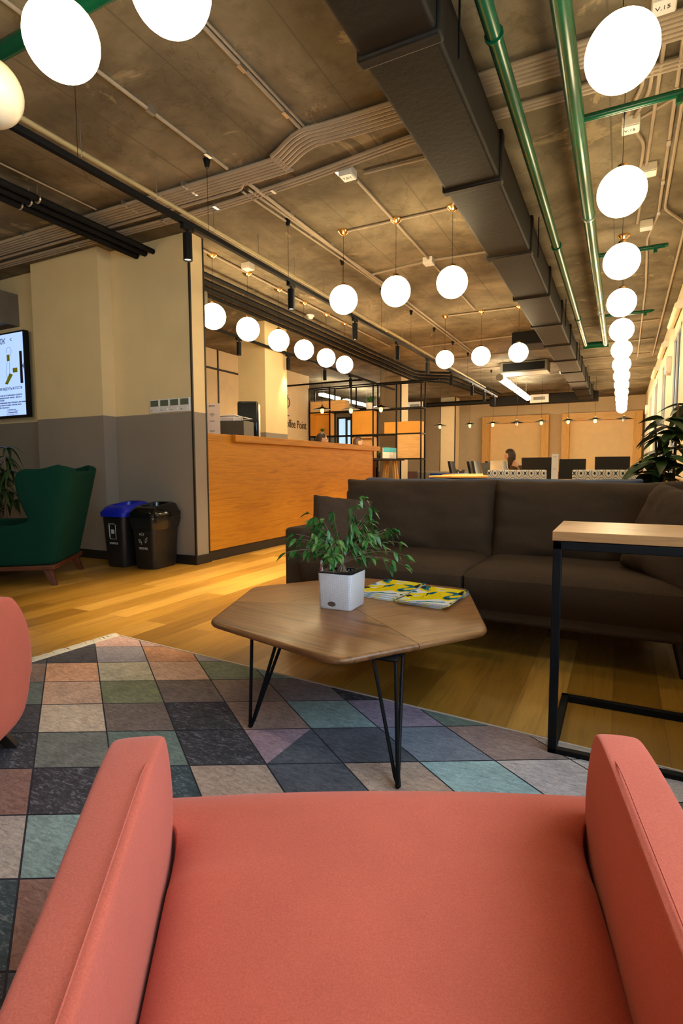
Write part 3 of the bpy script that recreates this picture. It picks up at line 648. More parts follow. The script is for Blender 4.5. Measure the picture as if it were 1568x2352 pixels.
link('line_drawing', lf, M['ink'], t)
ly = MB().box(.455, .505, -.0636, -.0626, .61, .68); ly.add([(.40, -.0636, .37), (.45, -.0636, .36), (.55, -.0636, .46), (.49, -.0636, .48)], [(0, 1, 2, 3)]); ly.box(.55, .63, -.0636, -.0626, .48, .53)
link('yellow_shapes', ly, plain('yellow_green_print', (.5, .6, .02), .5), t)
link('letter_stem', MB().box(.675, .72, -.0636, -.0626, .36, .70).add([(.72, -.0633, .54), (.74, -.0633, .58), (.74, -.0633, .50)], [(0, 2, 1)]), M['ink'], t)
link('letter_bowl', MB().tube([(.05 + .17 * math.cos(a), -.0633, .52 + .17 * math.sin(a)) for a in [-PI / 2 + PI * q / 14 for q in range(15)]], .04, 4).at(T((0, 0, 0))), plain('maroon_print', (.09, .015, .05), .5), t).scale = (1, .02, 1)
for c in t.children:
    if c.name.startswith('letter_bowl'): c.location = (0, -.0622, 0)
for k in range(4):
    x = -3.95 + .124 * k
    t = thing('thermostat', '%s of four white wall thermostats above the grey band' % ['leftmost', 'second from left', 'third from left', 'rightmost'][k], 'thermostat', (x, 3.868, 1.42), group='wall thermostats')
    link('case', MB().box(-.06, .06, -.012, .012, 0, .125), M['white'], t, bevel=.004)
    link('display', MB().box(-.048, .048, -.0145, -.012, .06, .115), M['lcd'], t)
    link('knob', MB().lathe([(.016, 0), (.014, .008)], 16), M['white'], t).matrix_local = T((.025, -.012, .03)) @ Matrix.Rotation(PI / 2, 4, 'X')
    link('mark', MB().box(-.045, -.03, -.0135, -.012, .02, .026), M['ink'], t)

# ------------------------------------------------------------------ waste bins
def rrect(hx, hy, r, n=4, cx=0, cy=0):
    out = []
    for sx, sy, a0 in ((1, 1, 0), (-1, 1, PI / 2), (-1, -1, PI), (1, -1, 3 * PI / 2)):
        for k in range(n + 1):
            a = a0 + PI / 2 * k / n; out.append((cx + sx * (hx - r) + r * math.cos(a), cy + sy * (hy - r) + r * math.sin(a)))
    return out
def loft(mb, rings, cap0=True, cap1=True):
    n = len(rings[0]); v = [p for r in rings for p in r]; f = []
    for j in range(len(rings) - 1):
        for i in range(n): f.append((j * n + i, j * n + (i + 1) % n, (j + 1) * n + (i + 1) % n, (j + 1) * n + i))
    if cap0: f.append(tuple(range(n - 1, -1, -1)))
    if cap1: f.append(tuple(range((len(rings) - 1) * n, len(rings) * n)))
    return mb.add(v, f)
def ring(hx, hy, r, z, cx=0, cy=0, slope=0, wig=0, seed=0):
    return [(x, y, z + slope * y + (wig * noise.noise(Vector((x * 9, y * 9, seed))) if wig else 0)) for x, y in rrect(hx, hy, r, 5, cx, cy)]
def bin_(x, y, lid, label, kind, rz):
    t = thing('waste_bin', label, 'waste bin', (x, y, 0), rz, 'waste bins beside the wall'); t.scale = (1, 1, 1.09)
    link('bin_body', loft(MB(), [ring(.105, .15, .035, 0), ring(.112, .16, .04, .03), ring(.135, .185, .045, .44), ring(.128, .178, .04, .44), ring(.11, .15, .035, .05)], True, True), M['binplastic'], t, sharp=50)
    link('rim_lid', loft(MB(), [ring(.15, .20, .05, .425), ring(.152, .202, .05, .46), ring(.14, .19, .05, .475), ring(.125, .17, .05, .515, slope=.08), ring(.10, .14, .05, .53, slope=.1), ring(.085, .12, .05, .525, slope=.1), ring(.08, .11, .05, .46)], False, True), lid, t, sharp=50)
    if kind == 'bag':
        rs = []
        for q, (e, z) in enumerate(((.142, .445), (.150, .41), (.146, .38), (.139, .335))):
            rs.append([(px_ + (.012 * noise.noise(Vector((px_ * 22, py_ * 22, q)))), py_ + (.012 * noise.noise(Vector((px_ * 22, py_ * 22, q + 9)))), z + .03 * noise.noise(Vector((px_ * 12, py_ * 12, q)))) for px_, py_ in rrect(e, e + .05, .05, 8)])
        link('bin_liner', loft(MB(), rs, False, False), M['bagfilm'], t)
    mk = MB(); yf = -.176
    if kind == 'bag':
        for q in range(3):
            a = PI / 2 + q * 2 * PI / 3; P = lambda r, b: (r * math.cos(a + b), 0, .30 + r * math.sin(a + b))
            mk.tube([P(.045, -.35), P(.05, .25), P(.03, .55), P(.034, .1), P(.028, -.3), P(.045, -.35)], .0018, 4)
            mk.tube([P(.03, .55), P(.052, .6), P(.045, .85)], .0018, 4)
        text('ПРОЧЕЕ', .024, M['inkw'], t, T((-.048, -.1705, .165)) @ Matrix.Rotation(.061, 4, 'X') @ FRONT)
    else:
        mk.tube([(-.035, 0, .24), (.035, 0, .24), (.035, 0, .36), (-.035, 0, .36), (-.035, 0, .24)], .0022, 4).tube([(-.042, 0, .25), (-.042, 0, .37), (.025, 0, .37)], .0018, 4).box(-.016, .016, -.002, .002, .285, .32)
        text('БУМАГА', .024, M['inkw'], t, T((-.048, -.1725, .195)) @ Matrix.Rotation(.061, 4, 'X') @ FRONT)
    o = link('symbol', mk, M['inkw'], t); o.matrix_local = T((0, -.1605 + (.003 if kind == 'bag' else 0), -.045 if kind == 'bag' else 0)) @ Matrix.Rotation(.061, 4, 'X')
    return t
bin_(-4.10, 3.62, M['binblue'], 'black waste bin with a bright blue lid against the grey wall', 'paper', math.radians(4))
bin_(-3.775, 3.655, M['gloss'], 'black waste bin with a black lid and crumpled liner, nearer the corner post', 'bag', math.radians(6))

# ------------------------------------------------------------------ coral armchairs
def make_coral(label, loc, rz):
    t = thing('armchair', label, 'armchair', loc, rz, 'coral armchairs')
    def quad(s0, s1, tt):      # seat half-widths taper towards the back
        return s0, s1
    def seat_fn(x, y, z):
        # y: -1 back .. 1 front
        q = (y + 1) / 2; tt = .16 + q * .68
        left = -.155 - (tt - .2) * .145; right = .215 + (tt - .2) * .225
        if tt > .735:
            k = min(1, (tt - .735) / .02); left = left + (-.285 - left) * k; right = right + (.40 - right) * k
        sx = (x + 1) / 2
        s_ = left + (right - left) * sx
        crown = .018 * (1 - x * x) * (1 - y ** 4)
        top = .370 + .031 * q + crown - .006 * x * x * (q > .7); bot = .25
        fr = max(0, (q - .86) / .14); top -= .04 * fr ** 3; bot += .03 * fr
        zz = bot + (top - bot) * (z + 1) / 2
        e = abs(x) ** 14; zz -= (.02 * e if z > .6 and tt < .72 else 0)
        if y > .995: tt += .012 * (1 - z * z)
        return (s_, tt, zz)
    link('seat_cushion', MB().soft(seat_fn, 40), M['coral'], t, sharp=60, subsurf=1)
    def arm(side):
        # profile of the arm seen from the side, swept from inner to outer face
        mb = MB(); N = 26; rings = []
        top_front = .69
        prof = []
        # closed outline in (t, z), going up the front, back along the top, and down
        for (a, z) in ((.60, .20), (.66, .215), (.705, .27), (.735, .33), (.752, .39), (.750, .44), (.732, .49), (.716, .53), (.702, .549), (.680, .559), (.60, .560), (.50, .553), (.38, .548), (.26, .545), (.12, .545), (.0, .54), (-.04, .45), (-.04, .3), (0.0, .2), (.2, .2), (.4, .2)):
            prof.append((a, z))
        ct = .36; cz = .38
        def inner(a): return (-.155 - (a - .2) * .155) if side < 0 else (.20 + (a - .2) * .265)
        def outer(a, z):
            o_ = (-.205 - (a - .2) * .20) if side < 0 else (.275 + (a - .2) * .235)
            return o_ + side * (.035 * max(0, (.55 - z) / .35))
        lay = [(0.0, .955), (0.035, .99), (.14, 1.0), (.5, 1.004), (.86, 1.0), (.965, .99), (1.0, .955)]
        for u, sc in lay:
            rr = []
            for (a, z) in prof:
                a2 = ct + (a - ct) * (1 - (1 - sc) * .35) ; z2 = cz + (z - cz) * sc
                # outward slope of the arm's top
                z2 -= (.006 * u if z > .5 else 0) + (.010 if z > .5 else 0)
                s_ = inner(a) * (1 - u) + outer(a, z) * u
                rr.append((s_, a2, z2))
            rings.append(rr if side > 0 else rr[::-1])
        loft(mb, rings); return mb
    for sd, lb in ((-1, 'armrest'), (1, 'armrest')):
        o = link(lb, arm(sd), M['coral'], t, sharp=60, subsurf=2)
    def back_fn(x, y, z):
        q = (z + 1) / 2; zz = .26 + q * .56; tc = .20 - q * .33
        hw = .17 + .06 * q; th = .055
        cx_ = .032
        yy_ = tc + y * th * (1 - .25 * q) - .02 * (1 - x * x)
        zz -= .03 * abs(x) ** 3 * q; zz -= .02 * (y * y) * (q > .97)
        return (cx_ + x * hw, yy_, zz)
    link('backrest', MB().soft(back_fn, 14), M['coral'], t, sharp=60, subsurf=1)
    def fr_fn(x, y, z):
        q = (y + 1) / 2; tt = -.02 + q * .74
        return (.04 + x * (.20 + .11 * q), tt, .22 + (z + 1) * .03 + .0)
    link('seat_base', MB().soft(fr_fn, 6), M['coral'], t, bevel=.0)
    for x, y, dx, dy in ((-.24, .60, -.05, .06), (.33, .60, .05, .06), (-.14, .05, -.03, -.06), (.2, .05, .03, -.06)):
        b = MB(); b.add([(x - .022, y - .022, .24), (x + .022, y - .022, .24), (x + .022, y + .022, .24), (x - .022, y + .022, .24), (x + dx - .013, y + dy - .013, 0), (x + dx + .013, y + dy - .013, 0), (x + dx + .013, y + dy + .013, 0), (x + dx - .013, y + dy + .013, 0)], [(0, 1, 2, 3), (7, 6, 5, 4), (0, 4, 5, 1), (1, 5, 6, 2), (2, 6, 7, 3), (3, 7, 4, 0)])
        link('leg', b, M['darkwood'], t, bevel=.003)
    sm = MB()
    for sd in (-1, 1):
        pts = []
        for a, z in ((.70, .530), (.60, .551), (.50, .548), (.38, .542), (.26, .538), (.15, .536)):
            s_ = (-.155 - (a - .2) * .155 - .004) if sd < 0 else (.20 + (a - .2) * .265 + .004)
            pts.append((s_ + sd * .006, a, z - .0015))
        sm.tube(smooth_path(pts, 4), .0009, 5)
    link('seam_piping', sm, M['coral'], t)
    for ch in t.children:          # overall proportions: wider and lower
        for v in ch.data.vertices: v.co = (v.co.x * 1.16, v.co.y * 1.16, max(0, .892 - 1.16 * (.892 - v.co.z)))
    return t
RZ = math.radians(27.07)
make_coral('coral wool armchair filling the foreground, seen from behind its seat', (0, 0, .008), RZ)
# second chair faces the table from the left
f2 = Vector((.47, .883)).normalized(); r2 = Vector((f2.y, -f2.x)); tgt = Vector((-1.25, .80))
org = tgt - r2 * .375 - f2 * .70
make_coral('coral armchair cut off by the left edge of the picture', (-1.475, .175, .008), math.radians(45.6))

# ------------------------------------------------------------------ rug
ru = Vector((1, -.075)).normalized(); rv = Vector((ru.y, -ru.x))   # rv points towards the camera
RC = Vector((-2.355, 2.005)); RW, RL = 2.75, 2.75
corners = [RC, RC + ru * RW, RC + ru * RW + rv * RL, RC + rv * RL]
t = thing('patchwork_rug', 'faded patchwork rug of coloured diamonds with a cream fringe', 'rug', (0, 0, 0))
def clip_poly(poly, quad):
    c = sum(quad, Vector((0, 0))) / 4
    for i in range(4):
        a, b = quad[i], quad[(i + 1) % 4]; e = b - a; nrm = Vector((-e.y, e.x))
        if nrm.dot(c - a) < 0: nrm = -nrm
        out = []
        for k in range(len(poly)):
            p, q = poly[k], poly[(k + 1) % len(poly)]; dp = nrm.dot(p - a); dq = nrm.dot(q - a)
            if dp >= 0: out.append(p)
            if dp * dq < 0: out.append(p + (q - p) * (dp / (dp - dq)))
        poly = out
        if len(poly) < 3: return []
    return poly
U = Vector((.203, .110)); V = Vector((.197, -.147)); P0 = Vector((-2.32, 1.56))
pal = {'dk': '45424a', 'ch': '38353b', 'pe': 'c98a5c', 'kh': 'a89c7c', 'pb': 'b98d70', 'gg': '6f7862', 'ol': '6f7350', 'ta': '6b5a52', 'bp': '82685c', 'gm': '71656a', 'cr': 'b39b80', 'tp': '93705e',
       'tl': '6f8a88', 'gr': '656860', 'te': '5a6f66', 'mv': '94707e', 'sl': '474a55', 'bd': '84584a', 'td': '33454c', 'bk': 'a0836f', 'pt': '7ba0a4', 'pg': 'a59a9a', 'sb': '626b7c', 'bm': '876c66', 'li': '7f6c84', 'pk': 'b58a84', 'lg': '8a808a', 'ob': 'b0754a', 'bg': '9a8c80', 'gt': '5a6664'}
cells = {(0, 0): 'pe', (0, 1): 'kh', (0, 2): 'pb', (0, 3): 'gg', (-1, 0): 'dk', (-1, 1): 'lg', (-1, 2): 'ob', (-2, 1): 'pk', (-2, 2): 'pk', (1, -1): 'gt', (1, 0): 'pb', (1, 1): 'ol', (1, 2): 'ta', (1, 3): 'bp', (1, 4): 'gm',
         (2, 0): 'cr', (2, -1): 'dk', (2, 1): 'ta', (2, 2): 'ch', (2, 3): 'tp', (2, 4): 'tl', (2, 5): 'li', (3, 0): 'gr', (3, 1): 'te', (3, 2): 'ch', (3, 3): 'sl', (3, 4): 'sl', (3, 5): 'sb', (3, 6): 'bm', (3, -1): 'ch', (4, -1): 'bd', (4, 0): 'ch', (4, 1): 'td', (4, 2): 'bk', (4, 3): 'sl', (4, 4): 'bk', (4, 5): 'pt', (4, 6): 'pg', (4, 7): 'pg', (5, -1): 'bg', (5, 0): 'tl', (5, 1): 'bg', (5, 5): 'pt', (5, 6): 'pg', (0, -1): 'bp', (6, -1): 'td', (6, 0): 'bd', (6, -2): 'bg', (5, -2): 'bd', (4, -2): 'ch'}
rug_mats = {}
def rugmat(hexc):
    if hexc in rug_mats: return rug_mats[hexc]
    t_ = NT('rug_patch_' + hexc); v = t_.coord(); a = t_.noise(t_.coord((1, 3.5, 1), (0, 0, .7)), 34, 8, .8, .8); b = t_.noise(v, 7, 4, .6, .5); c = t_.noise(v, 300, 2)
    k = lin(hexc)[:3]; g_ = sum(k) / 3; k = tuple(min(.9, (x * .68 + g_ * .32) * 1.45 + .008) for x in k); d = tuple(x * .55 for x in k); e = tuple(min(1, x * 1.35 + .02) for x in k)
    col = t_.ramp(a, [(.32, d), (.5, k), (.66, e)]); lum = sum(k) / 3
    if lum < .09: col = t_.mix(col, (.3, .3, .34), t_.ramp(a, [(.54, (0, 0, 0)), (.66, (1, 1, 1))]))
    col = t_.mix(col, t_.ramp(b, [(.3, (.75, .75, .78)), (.6, (1, 1, 1))]), .8, 'MULTIPLY')
    vo = t_.n('ShaderNodeTexVoronoi', feature='DISTANCE_TO_EDGE'); vo.inputs['Scale'].default_value = 9; wv = t_.n('ShaderNodeVectorMath', operation='ADD')
    nz = t_.n('ShaderNodeTexNoise'); nz.inputs['Scale'].default_value = 6; t_.l(v, nz.inputs['Vector']); t_.l(v, wv.inputs[0]); t_.l(nz.outputs['Color'], wv.inputs[1]); t_.l(wv.outputs[0], vo.inputs['Vector'])
    cr = t_.ramp(vo.outputs['Distance'], [(.0, (.62, .6, .6)), (.02, (1, 1, 1))]); col = t_.mix(col, cr, .7, 'MULTIPLY')
    m = t_.base(col, .95, 0, .1); t_.bump(t_.math('ADD', t_.math('MULTIPLY', a, .8), t_.math('MULTIPLY', c, .5)), .55, .006)
    rug_mats[hexc] = m; return m
base = MB(); base.prism([tuple(c) for c in corners][::-1], 0, .008); link('backing', base, plain('rug_gap', '2e2b33', .95, var=.2, scale=60), t)
keys = sorted(pal); mats = [rugmat(pal[k]) for k in keys]; rb = MB()
rnd = random.Random(3)
for r in range(-9, 16):
    for c in range(-12, 18):
        k = cells.get((r, c)) or rnd.choice(['dk', 'ch', 'bg', 'te', 'bd', 'sl', 'tp', 'pg', 'ta', 'tl', 'lg'])
        q = [P0 + V * r + U * c, P0 + V * r + U * (c + 1), P0 + V * (r + 1) + U * (c + 1), P0 + V * (r + 1) + U * c]
        cc = sum(q, Vector((0, 0))) / 4; q = [p + (cc - p) * .022 for p in q]
        polys = [(q, k)]
        if (r, c) == (3, 3): polys = [([q[0], q[1], q[3]], 'mv'), ([q[1], q[2], q[3]], 'sl')]
        for pq, kk in polys:
            pp = clip_poly(list(pq), corners)
            if len(pp) >= 3:
                rb.m = keys.index(kk); rb.add([(p.x, p.y, .0098) for p in pp], [tuple(range(len(pp)))[::-1]])
o = link('pile', rb, mats, t)
bmx = bmesh.new(); bmx.from_mesh(o.data); bmesh.ops.recalc_face_normals(bmx, faces=bmx.faces)
for f_ in bmx.faces:
    if f_.normal.z < 0: f_.normal_flip()
bmx.to_mesh(o.data); bmx.free()
fr = MB(); n = int(RL / .008)
for k in range(n):
    p = RC + rv * (k * .008); L = .07 + .014 * rnd.random(); q = p - ru * L + rv * (rnd.random() - .5) * .02
    fr.tube([(p.x, p.y, .006), ((p.x + q.x) / 2, (p.y + q.y) / 2, .012 + .004 * rnd.random()), (q.x, q.y, .003)], .0052, 4, .003)
link('fringe', fr, plain('cream_yarn', (.85, .78, .64), .9, var=.1), t)
e = MB(); e.bar((corners[0].x, corners[0].y, .007), (corners[1].x, corners[1].y, .007), .008, .01); link('edge_binding', e, plain('pale_binding', (.5, .42, .36), .9), t)

# ------------------------------------------------------------------ coffee table
TC = Vector((-.955, 1.94)); R_ = .60
t = thing('coffee_table', 'low hexagonal walnut coffee table on black hairpin legs', 'coffee table', (TC.x, TC.y, 0))
hexp = [Vector((R_ * math.cos(math.radians(a)), R_ * math.sin(math.radians(a)))) for a in (-67.5, -9, 53, 113, 171, 232)]
hexp[0] = Vector((.245, -.578)); hexp[1] = Vector((.57, -.09)); hexp[2] = Vector((.345, .525)); hexp[3] = Vector((-.24, .545)); hexp[4] = Vector((-.565, .12)); hexp[5] = Vector((-.365, -.425))
def round_poly(P, r=.05, n=6):
    out = []
    for i in range(len(P)):
        a = P[i - 1] - P[i]; b = P[(i + 1) % len(P)] - P[i]; A = P[i] + a.normalized() * r; B = P[i] + b.normalized() * r
        for k in range(n + 1):
            u = k / n; out.append(A * (1 - u) ** 2 + P[i] * 2 * u * (1 - u) + B * u * u)
    return out
def scaled(P, d): return [p - p.normalized() * d for p in P]
def table_sector(i):       # sector between the mid-points of edges i and i+2
    rp = round_poly(hexp); n = len(rp); per = 7
    m0 = (hexp[i] + hexp[(i + 1) % 6]) / 2; m1 = (hexp[(i + 2) % 6] + hexp[(i + 3) % 6]) / 2
    pts = [m0]
    for k in (i + 1, i + 2): pts += rp[(k % 6) * per:(k % 6) * per + per]
    pts.append(m1); mb = MB(); o0 = Vector((0, 0)); g = .0012
    cen = (m0 + m1) / 2; off = cen.normalized() * g
    P = [o0] + pts
    rings = []
    for d, z in ((.014, .322), (.004, .326), (0, .333), (.001, .340), (.006, .3445), (.013, .346)):
        rings.append([(off.x, off.y, z)] + [((p - p.normalized() * d).x + off.x, (p - p.normalized() * d).y + off.y, z) for p in pts])
    loft(mb, rings); return mb
sec = []
for i, mt in ((0, 'w3'), (2, 'w2'), (4, 'w1')):
    sec.append(link('tabletop_panel', table_sector(i), M[mt], t, sharp=50))
for fx, fy, ang in ((-.15, -.471, None), (.431, -.60, None), (.19, -.02, None)): pass
hp = [((-1.105, 1.469), (-1.115, 1.50), (-1.02, 1.56), (-1.0, 1.48)), ((-.524, 1.362), (-.585, 1.50), (-.66, 1.50), (-.60, 1.60)), ((-.90, 2.44), (-.93, 2.34), (-.86, 2.33), (-.98, 2.33))]
hp[2] = ((-.93, 2.50), (-.96, 2.37), (-.88, 2.37), (-.92, 2.30))
for ft, *tops in hp:
    b = MB(); fx, fy = ft[0] - TC.x, ft[1] - TC.y
    tp = [(p[0] - TC.x, p[1] - TC.y, .322) for p in tops]
    b.tube([tp[0], (fx, fy, .03), (fx, fy, .017)], .0058, 8)
    for q in (1, 2): b.tube([tp[q], (fx + (tp[q][0] - fx) * .1, fy + (tp[q][1] - fy) * .1, .035), (fx + .002 * q, fy, .017)], .0058, 8)
    b.sphere((fx, fy, .018), .008, 10)
    cx_ = sum(p[0] for p in tp) / 3; cy_ = sum(p[1] for p in tp) / 3
    b.prism([(p[0] + (p[0] - cx_) * .2, p[1] + (p[1] - cy_) * .2) for p in tp], .316, .322)
    link('hairpin_leg', b, M['black'], t)

# plant pot on the table
t = thing('potted_ficus', 'small bushy ficus in a white woven cube pot on the coffee table', 'potted plant', (-.981, 1.922, .346), math.radians(1.5))
pb = MB(); loft(pb, [[(x, y, z) for x, y in rrect(h, h, .014, 4)] for h, z in ((.066, 0), (.069, .004), (.0735, .138), (.0735, .142))]); link('pot', pb, M['pot'], t, sharp=50)
rim = MB(); loft(rim, [[(x, y, z) for x, y in rrect(h, h, .014, 4)] for h, z in ((.0735, .142), (.0735, .146), (.068, .1475))], True, False)
inner = [(x, y, .1475) for x, y in rrect(.068, .068, .014, 4)]; circ = []
n = len(inner)
for i in range(n):
    a = math.atan2(inner[i][1], inner[i][0]); circ.append((.056 * math.cos(a), .056 * math.sin(a), .1475))
circ2 = [(x, y, .134) for x, y, z in circ]
loft(rim, [inner, circ, circ2], False, False); link('pot_rim', rim, M['blackm'], t, sharp=40)
sb = MB(); sb.lathe([(.056, .132), (.03, .138), (.001, .14)], 24, cap=False)
for k in range(90):
    a = rnd.random() * 2 * PI; r = .052 * math.sqrt(rnd.random()); sb.sphere((r * math.cos(a), r * math.sin(a), .14), .003 + .003 * rnd.random(), 6, (1, 1, .7))
link('granules', sb, plain('clay_granules', (.22, .19, .17), .9, var=.9, scale=120), t, kind='stuff')
g = MB(); g.tube([(-.06, -.06, .14), (-.06, -.06, .185), (-.06, -.06, .19)], [.0055, .0055, .003], 10); gi = link('water_gauge', g, M['clear'], t)
link('gauge_float', MB().tube([(-.06, -.0615, .15), (-.06, -.0615, .175)], .0046, 8), plain('red_indicator', (.6, .1, .05), .4), gi)
b = MB(); b.lathe([(.017, 0), (.016, .0012), (.001, .0015)], 24); o = link('badge', b, plain('pewter_badge', (.2, .18, .16), .35, .7), t); o.matrix_local = T((-.012, -.0685, .022)) @ Matrix.Rotation(PI / 2 + .03, 4, 'X') @ Matrix.Diagonal((1.1, .62, 1, 1))
b = MB()
for k in range(7):
    a = 2 * PI * k / 7; b.tube([(.016 * math.cos(a), .016 * math.sin(a), .132), (.0135 * math.cos(a + .4), .0135 * math.sin(a + .4), .15), (.006 * math.cos(a + .8), .006 * math.sin(a + .8), .166), (0, 0, .176)], .0055, 6, .003)
def leaf(mb, p, d, L, wd, droop=.3, roll=0):
    d = d.normalized(); side = d.cross(Vector((0, 0, 1)))
    side = side.normalized() if side.length > .05 else Vector((1, 0, 0)); side = Matrix.Rotation(roll, 3, d) @ side; up = side.cross(d).normalized()
    v = []; f = []; N = 6
    for i in range(N + 1):
        q = i / N; c = p + d * L * q + Vector((0, 0, -1)) * droop * L * q * q
        ww = wd * (math.sin(PI * q ** .75) ** .9 if 0 < q < 1 else 0.02)
        v += [tuple(c - side * ww + up * ww * .25), tuple(c), tuple(c + side * ww + up * ww * .25)]
    for i in range(N):
        a = i * 3; f += [(a, a + 1, a + 4, a + 3), (a + 1, a + 2, a + 5, a + 4)]
    mb.add(v, f)
lf = MB(); rnd = random.Random(11)
targets = []
for k in range(30):
    a = rnd.random() * 2 * PI; e = rnd.uniform(.12, 1.25); L = rnd.uniform(.13, .235)
    targets.append((Vector((math.cos(a) * math.cos(e), math.sin(a) * math.cos(e), math.sin(e))), L))
camx = Vector((.891, .455, 0))
for sx, hz, L in ((-1, .62, .21), (-1, .22, .20), (-.9, .5, .2), (1, .42, .26), (1, .55, .22), (1, .12, .25), (1, .02, .24), (.9, .3, .25), (-.4, .9, .17), (.3, .8, .2), (-.7, .35, .2), (.95, -.02, .2)):
    targets.append(((camx * sx + Vector((rnd.uniform(-.25, .25), rnd.uniform(-.25, .25), hz))), L))
for d, L in targets:
    d = d.normalized(); p0 = Vector((0, 0, .172)); pts = []
    for q in range(7):
        u = q / 6; hor = Vector((d.x, d.y, 0)); h = (d.z * L + .06) * (u ** .8) - .07 * u ** 3 * (1 - d.z)
        w_ = Vector((noise.noise(d * 5 + Vector((u * 3, 0, 0))), noise.noise(d * 7 + Vector((0, u * 3, 0))), 0)) * .02
        pts.append(p0 + hor * L * u + Vector((0, 0, h)) + w_ * u)
    b.tube(pts, .0022, 5, .0006)
    for q in range(2, 7):
        for s_ in range(2 if q < 6 else 3):
            p = pts[q]; dr = (pts[q] - pts[q - 1]).normalized(); a = rnd.uniform(-1.2, 1.2)
            dd = Vector((dr.x * math.cos(a) - dr.y * math.sin(a), dr.x * math.sin(a) + dr.y * math.cos(a), rnd.uniform(-.9, .15)))
            leaf(lf, p, dd, rnd.uniform(.028, .046), rnd.uniform(.007, .0105), rnd.uniform(.2, .6), rnd.uniform(-.7, .7))
link('trunk', b, M['stem'], t); link('foliage', lf, M['leaf'], t)

# magazines
def magazine(x, y, z, rz, label):
    t = thing('magazine', label, 'magazine', (x, y, z), rz, 'magazines on the coffee table')
    def fnm(X, Y, Z): return (X * .103, Y * .146, .0 + (Z + 1) * .0032 + .0022 * math.sin((X + 1) * 1.6) * (1 if Z > 0 else .3))
    link('pages', MB().soft(lambda X, Y, Z: (X * .101, Y * .144, .0006 + (Z + 1) * .0028), 6), M['pages'], t)
    link('cover', MB().box(-.103, .103, -.146, .146, .0063, .0068).box(-.103, .103, -.146, .146, 0, .0005).box(-.1038, -.103, -.146, .146, 0, .0068), M['cover'], t)
    return t
for k in range(3): magazine(-.69 + .006 * k, 2.20 - .008 * k, .3465 + .0069 * k, math.radians(-4 + 3 * k - 3), 'bright yellow and teal magazine, %s in the right hand pile' % ['bottom one', 'middle one', 'top one'][k])
for k in range(3): magazine(-.905 + .004 * k, 2.235 + .005 * k, .3465 + .0069 * k, math.radians(-9 + 2 * k), 'bright yellow and teal magazine, %s in the pile next to the pot' % ['bottom one', 'middle one', 'top one'][k])

# ------------------------------------------------------------------ side table
t = thing('side_table', 'C shaped side table with an oak top and black steel frame', 'side table', (-.18, 1.755, 0))
link('tabletop', MB().box(0, .62, -.0, .36, .677, .705), [M['oaktop']], t, bevel=.0015)
fb = MB()
fb.box(0.005, .03, .0, .025, .0, .675).box(.59, .615, .0, .025, .0, .675)
link('upright', MB().box(0.003, .028, .0, .025, .0, .675), M['black'], t, bevel=.002)
link('upright', MB().box(0.003, .028, .335, .36, .0, .675), M['black'], t, bevel=.002) if False else None
link('top_rail', MB().box(0.003, .617, .0, .025, .65, .675).box(.003, .028, .025, .355, .65, .675).box(.592, .617, .025, .355, .65, .675).box(.003, .617, .33, .355, .65, .675), M['black'], t, bevel=.002)
link('base_rail', MB().box(0.003, .617, .0, .025, 0, .025).box(.003, .028, .025, .47, 0, .025).box(.592, .617, .025, .47, 0, .025).box(.003, .617, .445, .47, 0, .025), M['black'], t, bevel=.002)
link('upright', MB().box(.592, .617, 0, .025, .025, .65), M['black'], t, bevel=.002)

# ------------------------------------------------------------------ sofas
def cushion(mb, w, h, th, seed=0, puff=1.0, wr=.012, edge=.35, n=22, xp=6, zp=6):
    """pillow standing in the xz plane, thickness along y, centred"""
    def fn(x, y, z):
        ex = (1 - abs(x) ** xp) ** .55 if abs(x) < 1 else 0; ez = (1 - abs(z) ** zp) ** .55 if abs(z) < 1 else 0
        k = edge + (1 - edge) * (ex * ez) ** puff
        yy = y * th / 2 * k
        px_ = x * w / 2 * (1 - .035 * (1 - abs(z) ** 2) * abs(x) ** 3); pz_ = z * h / 2 * (1 - .04 * (1 - abs(x) ** 2) * abs(z) ** 3)
        nn = noise.noise(Vector((x * 2.3 + seed, z * 2.3, y + seed))) * wr + noise.noise(Vector((x * 7 + seed, z * 5, seed))) * wr * .45
        cr = max(0, abs(x) - .55) / .45
        nn += .008 * math.sin(z * 14 + 5 * noise.noise(Vector((x * 3, z * 2, seed)))) * cr * (1 - abs(x) ** 8)
        return (px_, yy + (nn if y > 0 else -nn) * (1 if abs(y) > .5 else 0), pz_ + noise.noise(Vector((x * 3, seed, 5))) * .012 * abs(z))
    return mb.soft(fn, n)
